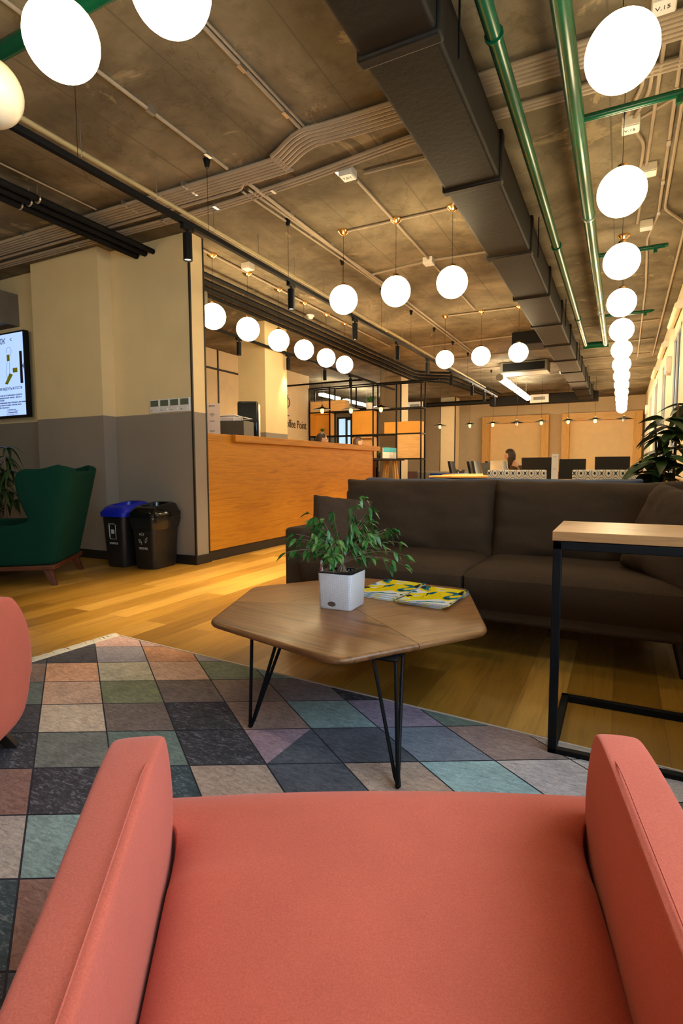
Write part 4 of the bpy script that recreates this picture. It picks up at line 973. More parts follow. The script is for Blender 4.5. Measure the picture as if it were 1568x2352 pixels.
def sofa(label, mat, mat2, loc, rz, group=None):
    t = thing('sofa', label, 'sofa', loc, rz, group)      # local: faces -y, x from -.99 to .99, y 0 (front) to .95 (back)
    link('base_frame', MB().box(-.86, .86, .04, .9, .17, .30), mat, t, bevel=.02, seg=3)
    for s_ in (-1, 1):
        b = MB().box(s_ * .98 if s_ < 0 else .86, -.86 if s_ < 0 else .98, .03, .93, .17, .565); link('armrest', b, mat, t, bevel=.025, seg=4)
    link('back_frame', MB().box(-.98, .98, .80, .95, .17, .74), mat, t, bevel=.025, seg=4)
    for s_ in (-1, 1):
        def fn(x, y, z, s_=s_):
            k = (1 - abs(x) ** 10) * (1 - abs(y) ** 10)
            X = s_ * .43 + x * .428; Y = .385 + y * .405; q = (z + 1) / 2
            Z = .215 + q * .19 + (.022 * k + .006 * noise.noise(Vector((x * 3, y * 3, s_)))) * (z > 0)
            if y < -.8: fr = (-.8 - y) / .2; Y -= .03 * math.sin(PI * q) * fr; Z -= (.045 * fr ** 2 if z > .9 else 0)
            Y += .07 * (1 - q) * max(0, -y)
            return (X, Y, Z)
        link('seat_cushion', MB().soft(fn, 20), mat, t, sharp=60, subsurf=1)
        o = link('back_cushion', cushion(MB(), .94, .47, .27, 3 + s_ * 2, .8, .018, .14, 30, 6, 3), mat, t, sharp=70, subsurf=1)
        o.matrix_local = T((s_ * .45, .66, .592)) @ Matrix.Rotation(math.radians(-13), 4, 'X')
    for x in (-.84, .84):
        for y, dy in ((.19, -.04), (.82, .05)):
            link('leg', MB().tube([(x, y, .17), (x + .03 * (1 if x > 0 else -1), y + dy, .0)], .026, 12, .018), M['darkwood'], t)
    return t
sofa('dark brown two seat sofa behind the coffee table', M['brown'], None, (-.650, 2.53, 0), math.radians(-1)).scale = (1.055, 1, 1)
sofa('navy sofa standing back to back behind the brown sofa', M['navy'], None, (-.80, 4.50, 0), math.radians(180))
def pillow(label, mat, loc, rot, seed, size=.45):
    o = link('scatter_cushion', cushion(MB(), size, size, .17, seed, .8, .012, .08, 24, 4, 4), mat, sharp=70, subsurf=1)
    o.matrix_world = T(loc) @ Matrix.Rotation(rot[2], 4, 'Z') @ Matrix.Rotation(rot[0], 4, 'X') @ Matrix.Rotation(rot[1], 4, 'Y')
    b = MB(); s_ = size / 2 * .985
    b.tube([(-s_, 0, -s_), (-s_ * .96, 0, 0), (-s_, 0, s_), (0, 0, s_ * .96), (s_, 0, s_), (s_ * .96, 0, 0), (s_, 0, -s_), (0, 0, -s_ * .96), (-s_, 0, -s_)], .004, 6)
    link('piping', b, mat, o)
    return tag(o, label, 'cushion', 'loose cushions on the brown sofa')
pillow('taupe scatter cushion leaning on the left arm of the brown sofa', M['brown2'], (-1.475, 2.90, .545), (math.radians(-24), math.radians(8), math.radians(40)), 1, .37)
pillow('brown scatter cushion against the right arm of the brown sofa', M['brown2'], (.215, 2.74, .59), (math.radians(-18), math.radians(12), math.radians(-48)), 5, .42)

# ------------------------------------------------------------------ green wing chair
def wing_chair():
    f = Vector((-.80, -.60)); t = thing('wing_chair', 'dark green velvet wing chair turned away towards the left wall', 'armchair', (-4.10, 2.97, 0), math.atan2(-f.x, f.y))
    # local: +y forward, back plane at y=0
    mb = MB(); NU, NV = 44, 26
    def surf(u, v, off):
        side = 1 if u > 0 else -1; a = abs(u)
        H = .90 + .035 * max(0, 1 - abs(a - .55) / .2) - .02 * (a < .35)
        z = .16 + v * (H - .16)
        fz = (z - .16) / .74
        hw = .335 + .055 * fz
        Ls = .64 if z < .40 else (.64 + (.17 - .64) * min(1, (z - .40) / .10) if z < .50 else .17 + .13 * math.sin(min(1, (z - .5) / .36) * PI / 2))
        if z > .84: Ls -= .12 * ((z - .84) / .09) ** 2
        lean = -.16 * fz
        r = .10; back = .5; # a<.5 : back panel, a>.5 : wing
        if a < .5:
            x = side * (hw * a / .5); y = lean
            if a > .38: y += .05 * ((a - .38) / .12) ** 2; 
        else:
            q = (a - .5) / .5; x = side * (hw + .012 * math.sin(PI * q) + (.03 * fz * q)); y = lean * (1 - q * .3) + .05 + q * max(Ls - .05, .02)
        n_ = Vector((0, -1)) if a < .42 else (Vector((side * .7, -.7)) if a < .54 else Vector((side, 0)))
        return (x + n_.x * off, y + n_.y * off, z + (0.0 if v < .99 else 0))
    rings_o = [[surf(-1 + 2 * i / NU, j / NV, .035) for i in range(NU + 1)] for j in range(NV + 1)]
    rings_i = [[surf(-1 + 2 * i / NU, j / NV, -.035) for i in range(NU + 1)] for j in range(NV + 1)]
    v = [p for r in rings_o for p in r] + [p for r in rings_i for p in r]; W_ = NU + 1; K = W_ * (NV + 1); fc = []
    for j in range(NV):
        for i in range(NU):
            a = j * W_ + i; fc.append((a, a + 1, a + 1 + W_, a + W_)); fc.append((K + a + W_, K + a + 1 + W_, K + a + 1, K + a))
    for i in range(NU):
        a = i; fc.append((a + 1, a, K + a, K + a + 1)); a = NV * W_ + i; fc.append((a, a + 1, K + a + 1, K + a))
    for j in range(NV):
        a = j * W_; fc.append((a, a + W_, K + a + W_, K + a)); a = j * W_ + NU; fc.append((a + W_, a, K + a, K + a + W_))
    mb.add(v, fc); link('wing_back', mb, M['teal'], t, sharp=70, subsurf=1)
    link('seat_cushion', MB().soft(lambda x, y, z: (x * .30, .36 + y * .30, .31 + z * .065 + .02 * (1 - x * x) * (1 - y * y) * (z > 0)), 10), M['teal'], t, subsurf=1, sharp=70)
    link('seat_body', MB().box(-.33, .33, .0, .66, .15, .25), M['teal'], t, bevel=.01)
    link('arm_pad', MB().soft(lambda x, y, z: (-.335 + x * .05, .40 + y * .26, .42 + z * .05 - .012 * x * x), 8), M['teal'], t, subsurf=1, sharp=80)
    link('arm_pad', MB().soft(lambda x, y, z: (.335 + x * .05, .40 + y * .26, .42 + z * .05 - .012 * x * x), 8), M['teal'], t, subsurf=1, sharp=80)
    link('wood_frame', MB().box(-.375, .375, -.03, .72, .125, .16), M['redwood'], t, bevel=.006)
    for x, y in ((-.32, .03), (.32, .03), (-.33, .66), (.33, .66)):
        dx = .025 * (1 if x > 0 else -1); dy = -.05 if y < .3 else .02; b = MB()
        b.add([(x - .03, y - .03, .125), (x + .03, y - .03, .125), (x + .03, y + .03, .125), (x - .03, y + .03, .125), (x + dx - .018, y + dy - .018, 0), (x + dx + .018, y + dy - .018, 0), (x + dx + .018, y + dy + .018, 0), (x + dx - .018, y + dy + .018, 0)], [(0, 1, 2, 3), (7, 6, 5, 4), (0, 4, 5, 1), (1, 5, 6, 2), (2, 6, 7, 3), (3, 7, 4, 0)])
        link('leg', b, M['redwood'], t, bevel=.003)
    return t
wing_chair()

# ------------------------------------------------------------------ larger plants
def floor_plant(label, loc, h, stems, lf_L, lf_w, seed, spread, pot_r=.14, pot_h=.3, clusters=9, droop=.5, per=7, minz=.35):
    rr = random.Random(seed); t = thing('potted_plant', label, 'potted plant', loc)
    link('pot', MB().lathe([(pot_r * .8, 0), (pot_r, pot_h), (pot_r * .92, pot_h), (pot_r * .9, pot_h - .03), (.001, pot_h - .03)], 24, cap=False), M['blackm'], t)
    b = MB(); f = MB()
    for s_ in range(stems):
        a = 2 * PI * s_ / stems + .4; top = Vector((math.cos(a) * .08, math.sin(a) * .08, h * (1 - .12 * s_))); base_ = Vector((math.cos(a) * .04, math.sin(a) * .04, pot_h - .04))
        b.tube([tuple(base_), tuple(base_.lerp(top, .5) + Vector((.01, .01, 0))), tuple(top)], .016, 7, .007)
        for c in range(clusters):
            u = minz + (1 - minz) * (c + .6) / clusters; p = base_.lerp(top, u); a2 = rr.random() * 2 * PI
            q = p + Vector((math.cos(a2), math.sin(a2), .25)) * spread * rr.uniform(.35, 1)
            b.tube([tuple(p), tuple((p + q) / 2 + Vector((0, 0, .02))), tuple(q)], .0045, 5, .003)
            for k in range(per):
                a3 = 2 * PI * k / per + rr.random(); leaf(f, q, Vector((math.cos(a3), math.sin(a3), rr.uniform(-.3, .35))), lf_L * rr.uniform(.7, 1.15), lf_w, rr.uniform(droop * .6, droop * 1.3), rr.uniform(-.4, .4))
    if loc[0] > 0: f.v = [(min(p[0], WX - .03 - loc[0]), p[1], p[2]) for p in f.v]; b.v = [(min(p[0], WX - .03 - loc[0]), p[1], p[2]) for p in b.v]
    link('stems', b, M['stem'], t); link('foliage', f, M['leafd'], t); return t
floor_plant('tall dark leafy plant in the corner behind the green wing chair', (-5.52, 3.30, 0), 1.12, 3, .17, .018, 5, .13, .15, .3, 9, 1.0, 6, .2)
floor_plant('tall money tree plant at the right edge before the windows', (.28, 4.7, 0), 1.36, 3, .21, .042, 8, .16, .13, .3, 7, .45, 7, .35)

# ------------------------------------------------------------------ window side fittings
for k, (y, lb) in enumerate(((5.6, 'nearest'), (7.95, 'second'), (10.2, 'third'), (12.5, 'fourth'))):
    t = thing('roller_blind', '%s rolled up cream blind above a window in the window wall' % lb, 'blind', (WX - .05, y, 2.72), group='rolled up blinds')
    link('roll', MB().tube([(0, -.55, 0), (0, .55, 0)], .04, 14), M['cream2'], t); link('bracket', MB().box(-.01, .05, -.58, -.55, -.04, .05).box(-.01, .05, .55, .58, -.04, .05), M['white'], t)
for k, (y, z, lb) in enumerate(((8.9, 2.28, 'round white wall speaker beside the blinds, nearer of two'), (16.2, 2.35, 'round white wall speaker at the far end of the window wall'))):
    t = thing('wall_speaker', lb, 'speaker', (WX, y, z), group='round wall speakers')
    link('disc', MB().lathe([(.13, 0), (.13, .05), (.11, .07)], 24), M['white'], t).matrix_local = Matrix.Rotation(-PI / 2, 4, 'Y')
    link('mount', MB().lathe([(.03, -.001), (.03, .02)], 12), M['white'], t).matrix_local = Matrix.Rotation(-PI / 2, 4, 'Y')
t = thing('window_bench', 'pale wooden low cabinet under the far windows', 'cabinet', (.33, 6.6, 0))
link('cabinet_body', MB().box(-.2, .2, 0, 6.5, 0, .74), M['desk'], t); link('cabinet_top', MB().box(-.22, .21, -.02, 6.52, .74, .77), M['desk'], t, bevel=.003)

# ------------------------------------------------------------------ tub chairs, tables and office chairs
def tub(x, y, lb):
    t = thing('tub_chair', lb, 'armchair', (x, y, 0), 0, 'ogee print chairs behind the sofas')
    link('backrest', MB().soft(lambda a, b, c: (a * .275, -.26 + b * .06, .61 + c * .26), 8), M['ogee'], t, bevel=.03, seg=4, sharp=30)
    for s_ in (-1, 1): link('armrest', MB().box(s_ * .275 - .04, s_ * .275 + .04, -.2, .3, .15, .6), M['ogee'], t, bevel=.02)
    link('seat', MB().box(-.235, .235, -.2, .3, .18, .44), M['ogee'], t, bevel=.02)
    for a in (-.23, .23):
        for b in (-.25, .25): link('leg', MB().tube([(a, b, .16), (a, b, 0)], .02, 8, .014), M['darkwood'], t)
    return t
tub(-.92, 5.86, 'chair in white, grey and navy ogee print, left of two')
tub(-.135, 5.86, 'chair in white, grey and navy ogee print, right of two')
def desk(name, x0, x1, y0, y1, lb, z=.75):
    t = thing(name, lb, 'table', ((x0 + x1) / 2, (y0 + y1) / 2, 0)); hx = (x1 - x0) / 2; hy = (y1 - y0) / 2
    link('tabletop', MB().box(-hx, hx, -hy, hy, z - .03, z), M['desk'], t, bevel=.003)
    link('apron', MB().box(-hx + .05, hx - .05, -hy + .05, hy - .05, z - .09, z - .03), M['black'], t)
    for a in (-1, 1):
        for b in (-1, 1): link('leg', MB().box(a * (hx - .07) - .025, a * (hx - .07) + .025, b * (hy - .07) - .025, b * (hy - .07) + .025, 0, z - .09), M['black'], t)
    return t
desk('work_table', -1.45, .1, 6.35, 7.1, 'oak work table just behind the two ogee print chairs')
desk('work_table', -3.0, -1.76, 9.25, 10.05, 'oak work table in front of the long-haired person')
desk('work_table', -3.35, -2.35, 11.2, 12.0, 'oak table with four black chairs in front of the far pillar')
t = thing('table_sign', 'narrow white upright sign on the work table between the ogee chairs', 'sign', (-.66, 6.5, .75), math.radians(8))
link('sign_board', MB().box(-.035, .035, -.004, .004, 0.01, .29), M['white'], t, bevel=.002); link('foot', MB().box(-.04, .04, -.03, .03, 0, .01), M['clear'], t)
text('guest', .016, M['ink'], t, T((0, -.0045, .255)) @ FRONT, align='CENTER'); text('Wi-Fi', .014, M['ink'], t, T((0, -.0045, .12)) @ FRONT, align='CENTER')
t = thing('table_sign', 'small cream card stand on the table before the long-haired person', 'sign', (-1.88, 9.42, .75)); link('card', MB().box(-.1, .1, -.004, .004, 0, .26), plain('cream_card', (.7, .62, .48), .6), t); link('foot', MB().box(-.08, .08, -.03, .03, 0, .01), M['clear'], t)
def office(x, y, rz, lb, hz=1.04):
    t = thing('office_chair', lb, 'office chair', (x, y, 0), rz, 'black office chairs')
    link('backrest', MB().soft(lambda a, b, c: (a * .225, -.24 - .06 * c + b * .03 - .03 * (a * a) * -1, (hz + .46) / 2 + c * (hz - .46) / 2), 8), M['office'], t, bevel=.03, seg=3, sharp=30)
    link('seat', MB().soft(lambda a, b, c: (a * .235, .02 + b * .235, .46 + c * .045), 6), M['office'], t, bevel=.02)
    link('column', MB().tube([(0, 0, .08), (0, 0, .42)], .03, 10).tube([(0, -.1, .42), (0, -.26, .44), (0, -.27, .6)], .018, 8), M['blackm'], t)
    b = MB()
    for k in range(5):
        a = 2 * PI * k / 5; b.tube([(0, 0, .1), (.28 * math.cos(a), .28 * math.sin(a), .065)], .018, 6)
        b.sphere((.28 * math.cos(a), .28 * math.sin(a), .03), .03, 10)
    link('star_base', b, M['blackm'], t); return t
oc = office(-1.14, 9.02, 0, 'large black office chair back just behind the left ogee chair')
dup(oc, (-.80, 10.6, 0), PI, 'black office chair partly hidden by the white sign')
dup(oc, (-.12, 9.0, 0), 0, 'black office chair back behind the right ogee chair')
dup(oc, (.0, 10.7, 0), math.radians(-60), 'black office chair turned sideways beside the windows')
for k, (x, y, rz) in enumerate(((-3.62, 12.9, -88), (-3.35, 13.6, -85), (-3.05, 12.9, -92), (-2.9, 13.6, -86), (-2.43, 12.9, -95))):
    dup(oc, (x + .25, y, 0), math.radians(rz), 'black office chair beyond the oak table near the far pillar, %s from the left' % ORD[k])
t = thing('laptop', 'open laptop facing the long-haired person', 'laptop', (-1.95, 9.6, .75), math.radians(70)); link('keyboard_half', MB().box(-.16, .16, -.11, .11, 0, .015), M['steel'], t); o = link('screen_half', MB().box(-.16, .16, -.004, .004, 0, .22), M['darkgrey'], t); o.matrix_local = T((0, .11, .012)) @ Matrix.Rotation(-.3, 4, 'X')

# ------------------------------------------------------------------ people
def person(label, loc, rz, shirt, seat=.47, lean=.25, hair_len=.16, scale=1.0, hunch=0.0):
    t = thing('person', label, 'person', loc, rz)          # faces +y, hips at seat height
    h = seat + .08
    V_ = {'pel': (0, 0, h), 'sp': (0, .03, h + .2), 'ch': (0, .06 + lean * .2, h + .38), 'nk': (0, .09 + lean * .4, h + .52), 'hd': (0, .12 + lean * .5, h + .62),
          'sl': (-.17, .06 + lean * .3, h + .45), 'sr': (.17, .06 + lean * .3, h + .45), 'el': (-.22, .16 + lean * .2, h + .2), 'er': (.22, .16 + lean * .2, h + .2), 'wl': (-.13, .38, h + .2), 'wr': (.13, .38, h + .2),
          'hl': (-.10, 0, h - .02), 'hr': (.10, 0, h - .02), 'kl': (-.12, .42, h - .03), 'kr': (.12, .42, h - .03), 'al': (-.12, .38, .08), 'ar': (.12, .38, .08), 'tl': (-.12, .52, .04), 'tr': (.12, .52, .04)}
    E_ = [('pel', 'sp'), ('sp', 'ch'), ('ch', 'nk'), ('nk', 'hd'), ('ch', 'sl'), ('ch', 'sr'), ('sl', 'el'), ('sr', 'er'), ('el', 'wl'), ('er', 'wr'), ('pel', 'hl'), ('pel', 'hr'), ('hl', 'kl'), ('hr', 'kr'), ('kl', 'al'), ('kr', 'ar'), ('al', 'tl'), ('ar', 'tr')]
    RR = {'pel': .13, 'sp': .11, 'ch': .13, 'nk': .05, 'hd': .055, 'sl': .06, 'sr': .06, 'el': .042, 'er': .042, 'wl': .026, 'wr': .026, 'hl': .09, 'hr': .09, 'kl': .06, 'kr': .06, 'al': .04, 'ar': .04, 'tl': .03, 'tr': .03}
    names = list(V_); fing = []
    for s_, wn in ((-1, 'wl'), (1, 'wr')):
        wv = Vector(V_[wn])
        pn = wn + 'palm'; V_[pn] = tuple(wv + Vector((0, .06, -.01))); RR[pn] = .028; E_.append((wn, pn))
        for q in range(5):
            dx = (q - 1.5) * .017 if q < 4 else -s_ * .035; L = (.07, .08, .075, .06, .04)[q]
            a = '%sf%d' % (wn, q); V_[a] = tuple(wv + Vector((dx * 1.2, .06 + L * .55, -.012))); b = a + 'b'; V_[b] = tuple(wv + Vector((dx * 1.3, .06 + L, -.035)))
            RR[a] = .009; RR[b] = .008; E_ += [(pn, a), (a, b)]
    names = list(V_); me = bpy.data.meshes.new('body'); me.from_pydata([V_[n_] for n_ in names], [(names.index(a), names.index(b)) for a, b in E_], [])
    o = bpy.data.objects.new('body', me); COL.objects.link(o); o.parent = t; me.materials.append(M['skin'])
    sk = o.modifiers.new('skin', 'SKIN')
    bm_ = bmesh.new(); bm_.from_mesh(me); ly = bm_.verts.layers.skin.verify()
    for i, v in enumerate(bm_.verts): v[ly].radius = (RR[names[i]], RR[names[i]]); v[ly].use_root = (names[i] == 'pel')
    bm_.to_mesh(me); bm_.free(); ss = o.modifiers.new('sub', 'SUBSURF'); ss.levels = 2; ss.render_levels = 2
    hc = Vector(V_['hd']) + Vector((0, .02, .035))
    def headfn(th, ph):
        d = Vector((math.sin(th) * math.cos(ph), math.sin(th) * math.sin(ph), math.cos(th))); r = Vector((.076 * d.x, .095 * d.y, .118 * d.z))
        if d.z < 0: r.x *= 1 + .25 * d.z; r.y *= 1 + .12 * d.z
        if d.y > .8: r.y += .022 * max(0, 1 - ((d.z + .12) / .22) ** 2) * max(0, 1 - (d.x / .25) ** 2); r.y -= .008 * math.exp(-((d.z - .12) / .1) ** 2) * (1 if abs(abs(d.x) - .35) < .2 else 0)
        return hc + r
    mb = MB(); N = 28; v = []; f = []
    for j in range(N // 2 + 1):
        for i in range(N): v.append(tuple(headfn(max(.001, PI * j / (N // 2)), 2 * PI * i / N)))
    for j in range(N // 2):
        for i in range(N): f.append((j * N + i, (j + 1) * N + i, (j + 1) * N + (i + 1) % N, j * N + (i + 1) % N))
    mb.add(v, f); mb.sphere(tuple(hc + Vector((-.078, -.005, -.01))), .022, 8, (.4, .8, 1.2)).sphere(tuple(hc + Vector((.078, -.005, -.01))), .022, 8, (.4, .8, 1.2))
    link('head', mb, M['skin'], t, sharp=80)
    link('mouth', MB().sphere(tuple(hc + Vector((0, .088, -.06))), .022, 8, (1, .35, .3)), plain('lips', (.4, .12, .1), .5), t)
    link('eyes', MB().sphere(tuple(hc + Vector((-.03, .082, .012))), .009, 8).sphere(tuple(hc + Vector((.03, .082, .012))), .009, 8), M['ink'], t)
    hb = MB(); v = []; f = []
    for j in range(N // 2 + 1):
        for i in range(N):
            th = max(.001, PI * j / (N // 2)); ph = 2 * PI * i / N; p = headfn(th, ph) - hc; d = p.normalized()
            k = 1.13
            if d.y > .25 and d.z < .55: k = .86
            q = hc + p * k
            if d.y < .2 and d.z < 0: q = hc + Vector((p.x * (1.2 + .25 * -d.z), min(p.y * 1.15, .01) , p.z * 1.0 - hair_len * (-d.z) ** .7))
            v.append(tuple(q))
    for j in range(N // 2):
        for i in range(N): f.append((j * N + i, (j + 1) * N + i, (j + 1) * N + (i + 1) % N, j * N + (i + 1) % N))
    hb.add(v, f); link('hair', hb, M['hair'], t, sharp=80)
    sh = MB(); b0 = Vector(V_['pel']); b1 = Vector(V_['sp']); b2 = Vector(V_['ch']); b3 = Vector(V_['nk'])
    def el(c, a, b): return [(c[0] + a * math.cos(2 * PI * i / 20), c[1] + b * math.sin(2 * PI * i / 20), c[2]) for i in range(20)]
    loft(sh, [el(b0 + Vector((0, 0, -.06)), .175, .15), el(b1, .16, .135), el(b2, .195, .15), el(b2 + Vector((0, .01, .08)), .18, .12), el(b3 + Vector((0, 0, -.03)), .07, .07)], False, False)
    for a, b in (('sl', 'el'), ('sr', 'er')): sh.tube([V_[a], V_[b]], .075, 12, .055)
    for a, b in (('el', 'wl'), ('er', 'wr')): sh.tube([V_[a], V_[b]], .056, 12, .04)
    link('shirt', sh, shirt, t, sharp=80)
    tr = MB()
    for a, b, c in (('hl', 'kl', 'al'), ('hr', 'kr', 'ar')): tr.tube([V_[a], V_[b], V_[c]], [.105, .075, .052], 12)
    link('trousers', tr, M['navy'], t, sharp=80); t.scale = (scale,) * 3
    return t
person('person with long brown hair in an olive top sitting at the far table, facing left', (-1.42, 9.62, 0), math.radians(80), M['olive'], .45, .35, .14, .92)
person('dark-haired person seated behind the counter, only the hair showing', (-4.70, 7.95, 0), math.radians(-60), M['blackm'], .62, .2, .06)
person('dark-haired person beyond the rack of the coffee bar, only the head showing', (-4.99, 10.0, 0), math.radians(-70), M['grey'], .66, .2, .03)
for x, y in ((-4.70, 7.95), (-4.99, 10.0)):
    t = thing('bar_stool', 'black bar stool under the %s' % ('seated person right behind the counter' if y < 9 else 'person beyond the rack'), 'stool', (x, y, 0)); link('seat', MB().lathe([(.16, .56), (.17, .58), (.16, .6)], 16), M['blackm'], t)
    for k in range(4): link('leg', MB().tube([(.08 * math.cos(k * PI / 2), .08 * math.sin(k * PI / 2), .56), (.2 * math.cos(k * PI / 2), .2 * math.sin(k * PI / 2), 0)], .012, 6), M['blackm'], t)
# chair under the person
dup(oc, (-1.40, 9.64, 0), math.radians(80), 'black office chair the long-haired person sits on')

# ------------------------------------------------------------------ steel rack with plywood boxes
t = thing('display_rack', 'tall open black steel rack behind the bar', 'shelf rack', (-6.44, 11.0, 0))
X = [.0, .53, 1.07, 1.60, 2.14, 2.69]; D = .26; Zs = [.54, 1.08, 1.61, 2.15, 2.70]
for x in X:
    for y in (0, D): link('post', MB().box(x - .013, x + .013, y - .013, y + .013, 0, 2.71), M['black'], t)
for z in Zs: link('shelf_frame', MB().box(0, 2.69, -.012, .012, z - .013, z + .013).box(0, 2.69, D - .012, D + .012, z - .013, z + .013).box(-.012, .012, 0, D, z - .013, z + .013).box(2.678, 2.702, 0, D, z - .013, z + .013), M['black'], t)
def rackbox(x0, x1, z0, z1, mt, lb, open_=False):
    tt = thing('plywood_box', lb, 'shelf box', (-6.44 + x0, 11.0, z0), group='plywood boxes in the black rack'); w_ = x1 - x0; h_ = z1 - z0
    if not open_: link('box_shell', MB().box(.015, w_ - .015, .016, D - .016, .014, h_ - .014), mt, tt, bevel=.003)
    else:
        link('box_shell', MB().box(.015, w_ - .015, D - .03, D - .016, .014, h_ - .014).box(.015, .035, .016, D - .03, .014, h_ - .014).box(w_ - .035, w_ - .015, .016, D - .03, .014, h_ - .014).box(.035, w_ - .035, .016, D - .03, .014, .034).box(.035, w_ - .035, .016, D - .03, h_ - .034, h_ - .014), mt, tt)
rackbox(0, .93, 2.15, 2.42, M['plyx'], 'long low plywood box high on the left of the rack')
rackbox(1.07, 1.60, 1.61, 2.15, M['plyyellow'], 'square orange yellow box in the middle of the rack')
rackbox(1.84, 2.69, 1.61, 1.88, M['plyyellow'], 'long low plywood box on the right of the rack')
rackbox(2.14, 2.69, 1.08, 1.61, M['plyx'], 'square plywood box low on the right of the rack')
rackbox(1.07, 1.60, 1.08, 1.58, M['plyx'], 'open plywood box behind the end of the counter', True)
rackbox(0, .53, 1.61, 2.15, M['plyyellow'], 'open lit plywood niche holding a small plant on the left of the rack', True)
def small_plant(x, y, z, s, lb, spiky=True, pm=None):
    tt = thing('small_plant', lb, 'potted plant', (x, y, z)); link('pot', MB().lathe([(.04 * s, 0), (.055 * s, .1 * s), (.001, .095 * s)], 16, cap=False), pm or M['white'], tt); f = MB(); rr = random.Random(int(abs(x) * 100))
    for k in range(26 if spiky else 40):
        a = rr.random() * 2 * PI; leaf(f, Vector((0, 0, .09 * s)), Vector((math.cos(a) * rr.uniform(.3, 1), math.sin(a) * rr.uniform(.3, 1), rr.uniform(.5, 1.3))), .22 * s * rr.uniform(.6, 1), .011 * s, rr.uniform(.1, .5))
    link('foliage', f, M['leaf'], tt)
small_plant(-6.17, 11.12, 1.645, .75, 'small spiky plant in the lit plywood niche')
small_plant(-4.99, 11.13, 2.163, 1.5, 'spiky plant in a pale pot standing high in the middle of the rack')
small_plant(-4.7, 11.4, 1.2, .01, 'x') if False else None
# bar table behind the counter
t = thing('bar_table', 'black topped high table with pale wooden trestle legs behind the counter', 'table', (-4.32, 9.75, 0))
link('tabletop', MB().box(-.25, .25, -1.1, 1.15, 1.04, 1.075), M['blackm'], t, bevel=.003)
for y in (-.95, .98):
    for x in (-.14, .14): link('leg', MB().bar((x * .6, y - .05, 1.04), (x * 1.3, y - .12, 0), .05, .06).bar((x * .6, y + .05, 1.04), (x * 1.3, y + .12, 0), .05, .06), M['plyz'], t)
for k, (dy, lb) in enumerate(((-.16, 'left'), (.02, 'middle'), (.2, 'right'))):
    tt = thing('leaflet_holder', '%s leaflet with a blue corner in the clear holder on the high table' % lb, 'leaflet', (-4.2, 10.35 + dy, 1.075), math.radians(20)); link('leaflet', MB().box(-.07, .07, -.005, .0, .0, .22), M['white'], tt); link('printed_corner', MB().box(-.06, .07, -.007, -.005, .13, .22), plain('sky_blue_print', (.05, .4, .55), .5), tt)
small_plant(-4.25, 9.95, 1.075, .6, 'small dark red flower in a little pot on the high table', True, M['blackm'])
t = thing('bar_chair', 'brown shell chair with a chrome frame beyond the counter end', 'chair', (-4.05, 8.75, 0), math.radians(200))
link('shell_back', MB().soft(lambda a, b, c: (a * .22, -.2 + .06 * a * a + b * .01, .86 + c * .15), 8), M['redwood'], t, bevel=.008)
link('seat', MB().soft(lambda a, b, c: (a * .21, b * .2, .66 + c * .012), 6), M['redwood'], t)
link('frame', MB().tube(bend([(-.12, -.22, .66), (-.12, -.23, .85), (.12, -.23, .85), (.12, -.22, .66)], .04), .009, 8), M['steel'], t)
for a in (-1, 1):
    for b in (-1, 1): link('leg', MB().tube([(a * .16, b * .15, .65), (a * .22, b * .21, 0)], .01, 8), M['steel'], t)
# lounge pieces in the far left
t = thing('blue_pouf', 'bright royal blue block sofa beside the foot of the rack', 'sofa', (-3.55, 12.0, 0)); link('seat', MB().box(-.4, .45, -.3, .4, .05, .42), M['royal'], t, bevel=.03, seg=3); link('backrest', MB().box(-.4, .45, .2, .4, .42, .76), M['royal'], t, bevel=.03, seg=3)
t = thing('grey_sofa', 'pale grey lounge sofa in front of the far pillar', 'sofa', (-4.4, 14.6, 0)); link('seat', MB().box(-.8, .7, -.4, .4, .08, .42), M['grey'], t, bevel=.03, seg=3); link('backrest', MB().box(-.8, .7, .3, .5, .42, .78), M['grey'], t, bevel=.04, seg=3)
o = link('scatter_cushion', cushion(MB(), .42, .42, .14, 2, .8, .01, .15, 10), NT('x').m, sharp=70)
tt = NT('black_dotted_cloth'); vo = tt.n('ShaderNodeTexVoronoi'); vo.inputs['Scale'].default_value = 16; tt.l(tt.coord(), vo.inputs['Vector']); dots = tt.base(tt.mix((.5, .45, .35), (.015, .014, .013), tt.math('GREATER_THAN', vo.outputs['Distance'], .25)), .9); o.data.materials[0] = dots
o.location = (-4.0, 14.72, .635); o.rotation_euler = (-.15, .1, -.2); tag(o, 'black dotted cushion on the pale grey lounge sofa', 'cushion')
t = thing('low_table', 'small pale low table in front of the grey lounge sofa', 'table', (-4.3, 13.8, 0)); link('tabletop', MB().lathe([(.3, .52), (.3, .55)], 24), M['whitewarm'], t); link('pedestal', MB().tube([(0, 0, .52), (0, 0, .01)], .02, 8).lathe([(.18, 0), (.18, .015)], 20), M['steel'], t)

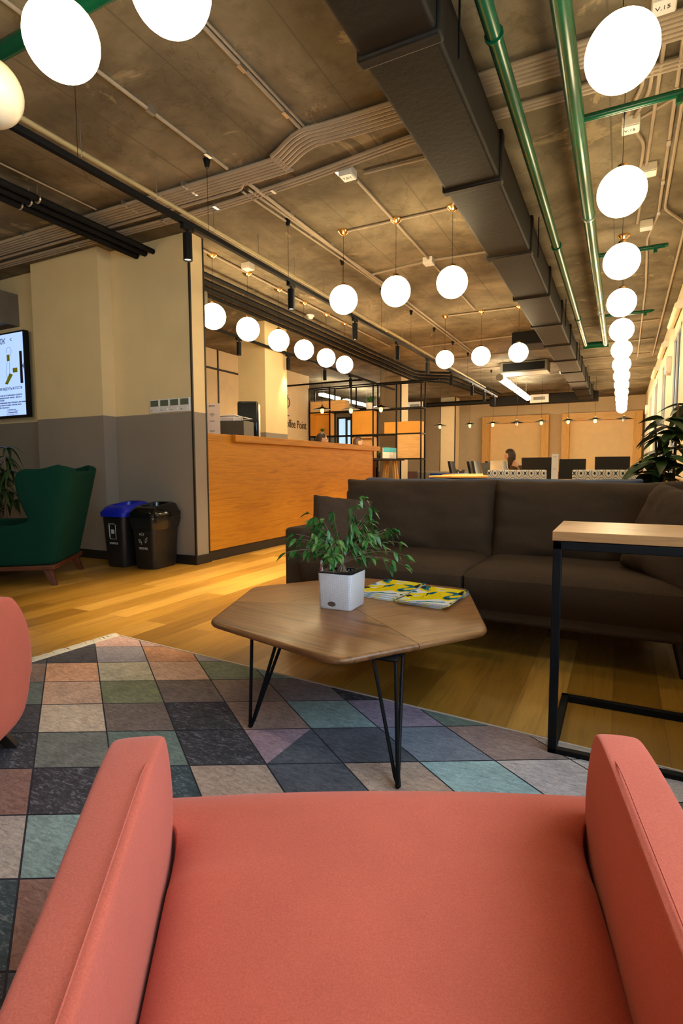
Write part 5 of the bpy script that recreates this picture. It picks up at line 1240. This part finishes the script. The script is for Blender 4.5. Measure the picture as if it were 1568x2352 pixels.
# ------------------------------------------------------------------ small amber pendants
def amber(x, y, zb, lb, lit=True, r=.17, grp='amber bulb pendants along the far tables', zc=3.0):
    t = thing('shade_pendant', lb, 'pendant lamp', (x, y, zb), group=grp)
    link('shade', MB().lathe([(.02, .115), (.05, .095), (r, .06), (r, .055), (.045, .085), (.015, .1)], 24, cap=False), M['blackm'], t)
    link('socket', MB().lathe([(.018, .085), (.02, .13), (.008, .15)], 12), M['brass'], t)
    link('bulb', MB().sphere((0, 0, .035), .035, 14, (1, 1, 1.4)), M['bulb'] if lit else M['clear'], t)
    if lit:
        l = bpy.data.lights.new('bulb_lamp', 'POINT'); l.energy = 30; l.color = (1, .62, .3); l.shadow_soft_size = .03
        lo = bpy.data.objects.new('bulb_lamp', l); COL.objects.link(lo); lo.parent = t; lo.location = (0, 0, -.05)
    link('cord', MB().tube([(0, 0, .14), (0, 0, zc - zb)], .003, 5), M['black'], t)
    return t
for k, (x, lit) in enumerate(((-4.35, 1), (-3.55, 1), (-2.96, 1), (-2.37, 0), (-1.79, 1), (-1.18, 1), (-.59, 1), (.01, 0))):
    amber(x, 14.3, 1.94, ['black shade pendant with amber bulb, %s from the left in the far row', 'black shade pendant without a lit bulb, %s from the left in the far row'][0 if lit else 1] % ORD[k], bool(lit))
for k, (x, y) in enumerate(((-5.05, 9.1), (-4.57, 9.35), (-3.98, 9.4))):
    amber(x, y, 1.93, 'black shade pendant with amber bulb in front of the rack, %s' % ['leftmost', 'middle one', 'rightmost'][k], True, .17, 'amber bulb pendants in front of the rack')

# ------------------------------------------------------------------ glazed room in the far left
struct('wall_glazed', MB().box(-12, -6.6, 15.2, 15.3, 0, .9).box(-12, -11, 15.2, 15.3, .9, 3).box(-9.6, -8.6, 15.2, 15.3, .9, 3).box(-12, -6.6, 15.2, 15.3, 2.7, 3), plain('slate_partition', '5a5650', .7, var=.05))
struct('door_1', MB().box(-7.6, -7.55, 15.16, 15.32, 0, 2.4).box(-6.65, -6.6, 15.16, 15.32, 0, 2.4).box(-7.6, -6.6, 15.16, 15.32, 2.35, 2.4), M['trim'])
for k, (y, L) in enumerate(((11.8, .9), (13.4, 1.6), (14.85, .6))):
    t = thing('strip_light', 'bright white strip light beyond the rack, %s' % ['nearest on the left', 'middle one', 'farthest on the right'][k], 'strip light', (-6.33, y, 2.62), math.radians(90), group='strip lights beyond the rack')
    link('diffuser', MB().box(-L / 2, L / 2, -.06, .06, -.04, .02), M['tube'], t, bevel=.01); link('wire', MB().tube([(-L / 3, 0, .02), (-L / 3, 0, .37)], .003, 5).tube([(L / 3, 0, .02), (L / 3, 0, .37)], .003, 5), M['steel'], t)
struct('door_2', MB().box(-7.9, -7.85, 15.18, 15.3, 0, 2.45).box(-7.42, -7.38, 15.18, 15.3, 0, 2.45).box(-7.85, -7.42, 15.18, 15.3, 2.4, 2.45), M['trim'])
link('glowing_pane', MB().box(-7.85, -7.42, 15.22, 15.24, 0, 2.4), glow('daylight_as_glow', (.45, .68, .85), .8), bpy.data.objects['door_2'])  # daylight beyond the door put in as the pane's own glow
struct('wall_niche', MB().box(-9, -7.9, 15.0, 15.1, 0, 3), plain('grey_end_wall', '8c8a84', .8, var=.04))
